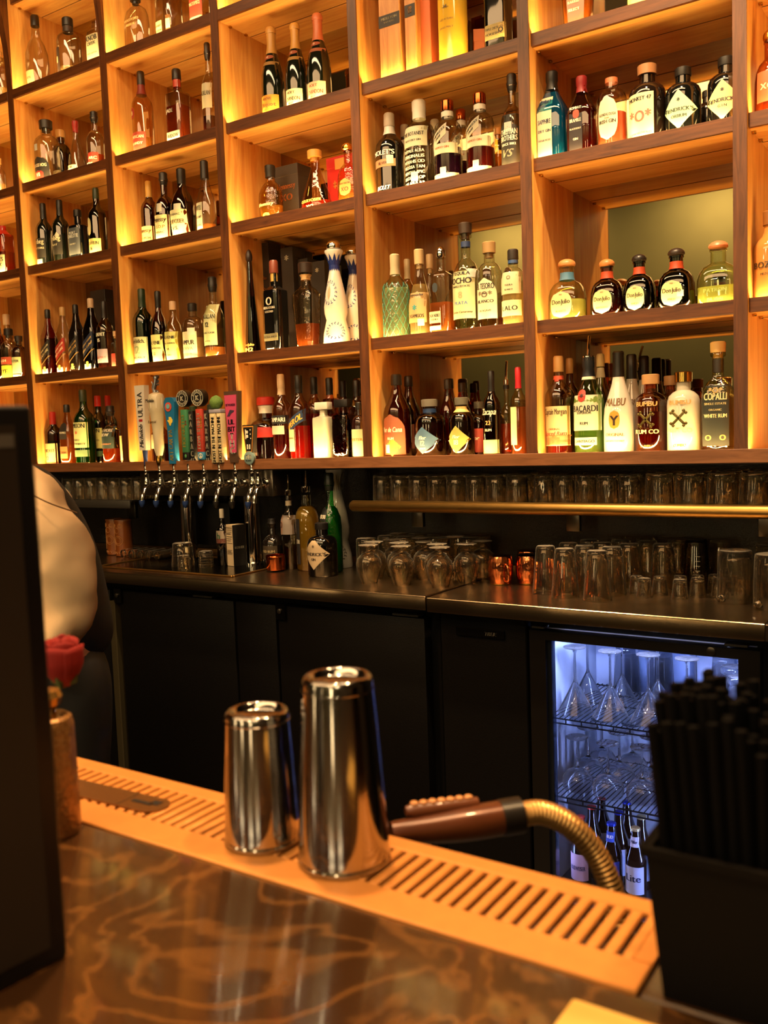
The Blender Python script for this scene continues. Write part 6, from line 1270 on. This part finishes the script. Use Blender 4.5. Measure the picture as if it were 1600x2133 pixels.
# joints relative to the hips
hip = (0, 0, .95); 
SK = pbr('#b07a58', .55)
J = [(-.10, 0, .95, .085, .10), (-.11, 0, 1.10, .08, .09), (-.14, 0, 1.25, .08, .09), (-.19, 0, 1.36, .08, .08), (-.29, 0, 1.46, .055), (-.34, 0, 1.50, .055), (-.39, 0, 1.55, .085, .08), (-.41, 0, 1.61, .095, .08), (-.40, 0, 1.68, .07, .065),
     (-.15, -.17, 1.37, .055), (-.105, -.205, 1.22, .045), (-.075, -.215, 1.10, .040), (-.19, -.23, 1.05, .036), (-.30, -.22, 1.04, .026), (-.36, -.21, 1.04, .036, .018),
     (-.15, .17, 1.37, .055), (-.11, .21, 1.22, .045), (-.08, .215, 1.10, .040), (-.20, .21, 1.05, .036), (-.31, .17, 1.04, .026), (-.37, .15, 1.04, .036, .018),
     (-.09, -.09, .86, .08), (-.11, -.10, .50, .062), (-.08, -.11, .10, .042), (-.20, -.11, .035, .035),
     (-.09, .09, .86, .08), (-.06, .10, .50, .062), (-.01, .11, .10, .042), (-.13, .11, .035, .035)]
E_ = [(0, 1), (1, 2), (2, 3), (3, 4), (4, 5), (5, 6), (6, 7), (7, 8), (3, 9), (9, 10), (10, 11), (11, 12), (12, 13), (13, 14), (3, 15), (15, 16), (16, 17), (17, 18), (18, 19), (19, 20), (0, 21), (21, 22), (22, 23), (23, 24), (0, 25), (25, 26), (26, 27), (27, 28)]
for s_, wr in ((-1, 14), (1, 20)):
    base = J[wr]
    for f_ in range(4):
        b = len(J); yy = base[1] + (f_ - 1.5) * .018; ln = (.034, .040, .038, .030)[f_]
        J += [(base[0] - .03, yy, base[2] - .002, .0095), (base[0] - .03 - ln, yy, base[2] - .010, .0085), (base[0] - .03 - ln * 1.4, yy, base[2] - .034, .0075)]
        E_ += [(wr, b), (b, b + 1), (b + 1, b + 2)]
    b = len(J); J += [(base[0] - .005, base[1] - s_ * .040, base[2] - .010, .011), (base[0] - .035, base[1] - s_ * .052, base[2] - .022, .0085)]; E_ += [(wr, b), (b, b + 1)]
skin('body', J, E_, SK, per)
WS = pbr('#d8ba92', .8, bump=.2, bscale=300)
JS = [(-.09, 0, .96, .105, .12), (-.11, 0, 1.10, .10, .12), (-.14, 0, 1.24, .105, .13), (-.18, 0, 1.35, .105, .11), (-.27, 0, 1.43, .068),
      (-.155, -.150, 1.375, .080), (-.135, -.190, 1.31, .092), (-.118, -.210, 1.25, .088), (-.112, -.225, 1.16, .075), (-.115, -.232, 1.085, .067), (-.15, -.238, 1.05, .064), (-.21, -.235, 1.045, .052),
      (-.155, .165, 1.37, .080), (-.11, .21, 1.23, .078), (-.08, .22, 1.12, .068), (-.14, .22, 1.07, .058), (-.20, .21, 1.06, .050)]
skin('shirt', JS, [(0, 1), (1, 2), (2, 3), (3, 4), (3, 5), (5, 6), (6, 7), (7, 8), (8, 9), (9, 10), (10, 11), (3, 12), (12, 13), (13, 14), (14, 15), (15, 16)], WS, per, disp=.05)
obj('sleeve_seam', tube(smoothpts([(-.235, -.155, 1.447), (-.19, -.232, 1.415), (-.13, -.272, 1.375), (-.065, -.248, 1.345)], 6), .0016, 6), pbr('#7a5c3c', .8), per)
BV = pbr('#0d0b0a', .7)
skin('vest', [(-.085, 0, .93, .118, .14), (-.10, 0, 1.08, .112, .135), (-.125, 0, 1.24, .122, .14), (-.17, 0, 1.37, .125, .115), (-.22, 0, 1.42, .10, .09)], [(0, 1), (1, 2), (2, 3), (3, 4)], BV, per)
skin('trousers', [(-.10, 0, 1.04, .110, .13), (-.09, 0, .92, .12, .14), (-.09, -.085, .80, .098), (-.11, -.10, .50, .082), (-.08, -.11, .12, .070), (-.09, .085, .80, .098), (-.06, .10, .50, .082), (-.01, .11, .12, .070)], [(0, 1), (1, 2), (2, 3), (3, 4), (1, 5), (5, 6), (6, 7)], BV, per)
for y_ in (-.11, .11): obj('shoe', move(lathe([(.045, 0), (.05, .01), (.048, .05), (.03, .075)], 20, ry=.8), T(-.15 + (0 if y_ < 0 else .07), y_, .001) @ Matrix.Diagonal((2.4, 1, 1, 1))), BV, per)
HR = pbr('#1c120c', .8, bump=.8, bscale=200)
obj('hair', lathe([(.090, -.03), (.100, .0), (.098, .04), (.08, .08), (.045, .105), (0, .112)], 24, cx=-.392, cz=1.625, ry=.92), HR, per)
obj('ear', join(*[move(lathe([(.004, -.016), (.012, -.008), (.013, .006), (.006, .018)], 10), T(-.40, s_ * .086, 1.605) @ Matrix.Diagonal((1, .45, 1, 1))) for s_ in (-1, 1)]), SK, per)
obj('nose', tube([(-.487, 0, 1.625), (-.505, 0, 1.595), (-.488, 0, 1.587)], .009, 8, [.006, .011, .006]), SK, per)
for s_ in (-1, 1):
    obj('eye', lathe([(.001, -.010), (.008, -.006), (.010, 0), (.008, .006), (.001, .010)], 12, cx=-.476, cyy=s_ * .032, cz=1.622), pbr('#e8e2d8', .2), per)
    obj('eyebrow', tube([(-.488, s_ * .018, 1.640), (-.480, s_ * .045, 1.642)], .0035, 6), HR, per)
obj('mouth', tube([(-.489, -.022, 1.563), (-.496, 0, 1.562), (-.489, .022, 1.563)], .0042, 6), pbr('#8a4438', .5), per)
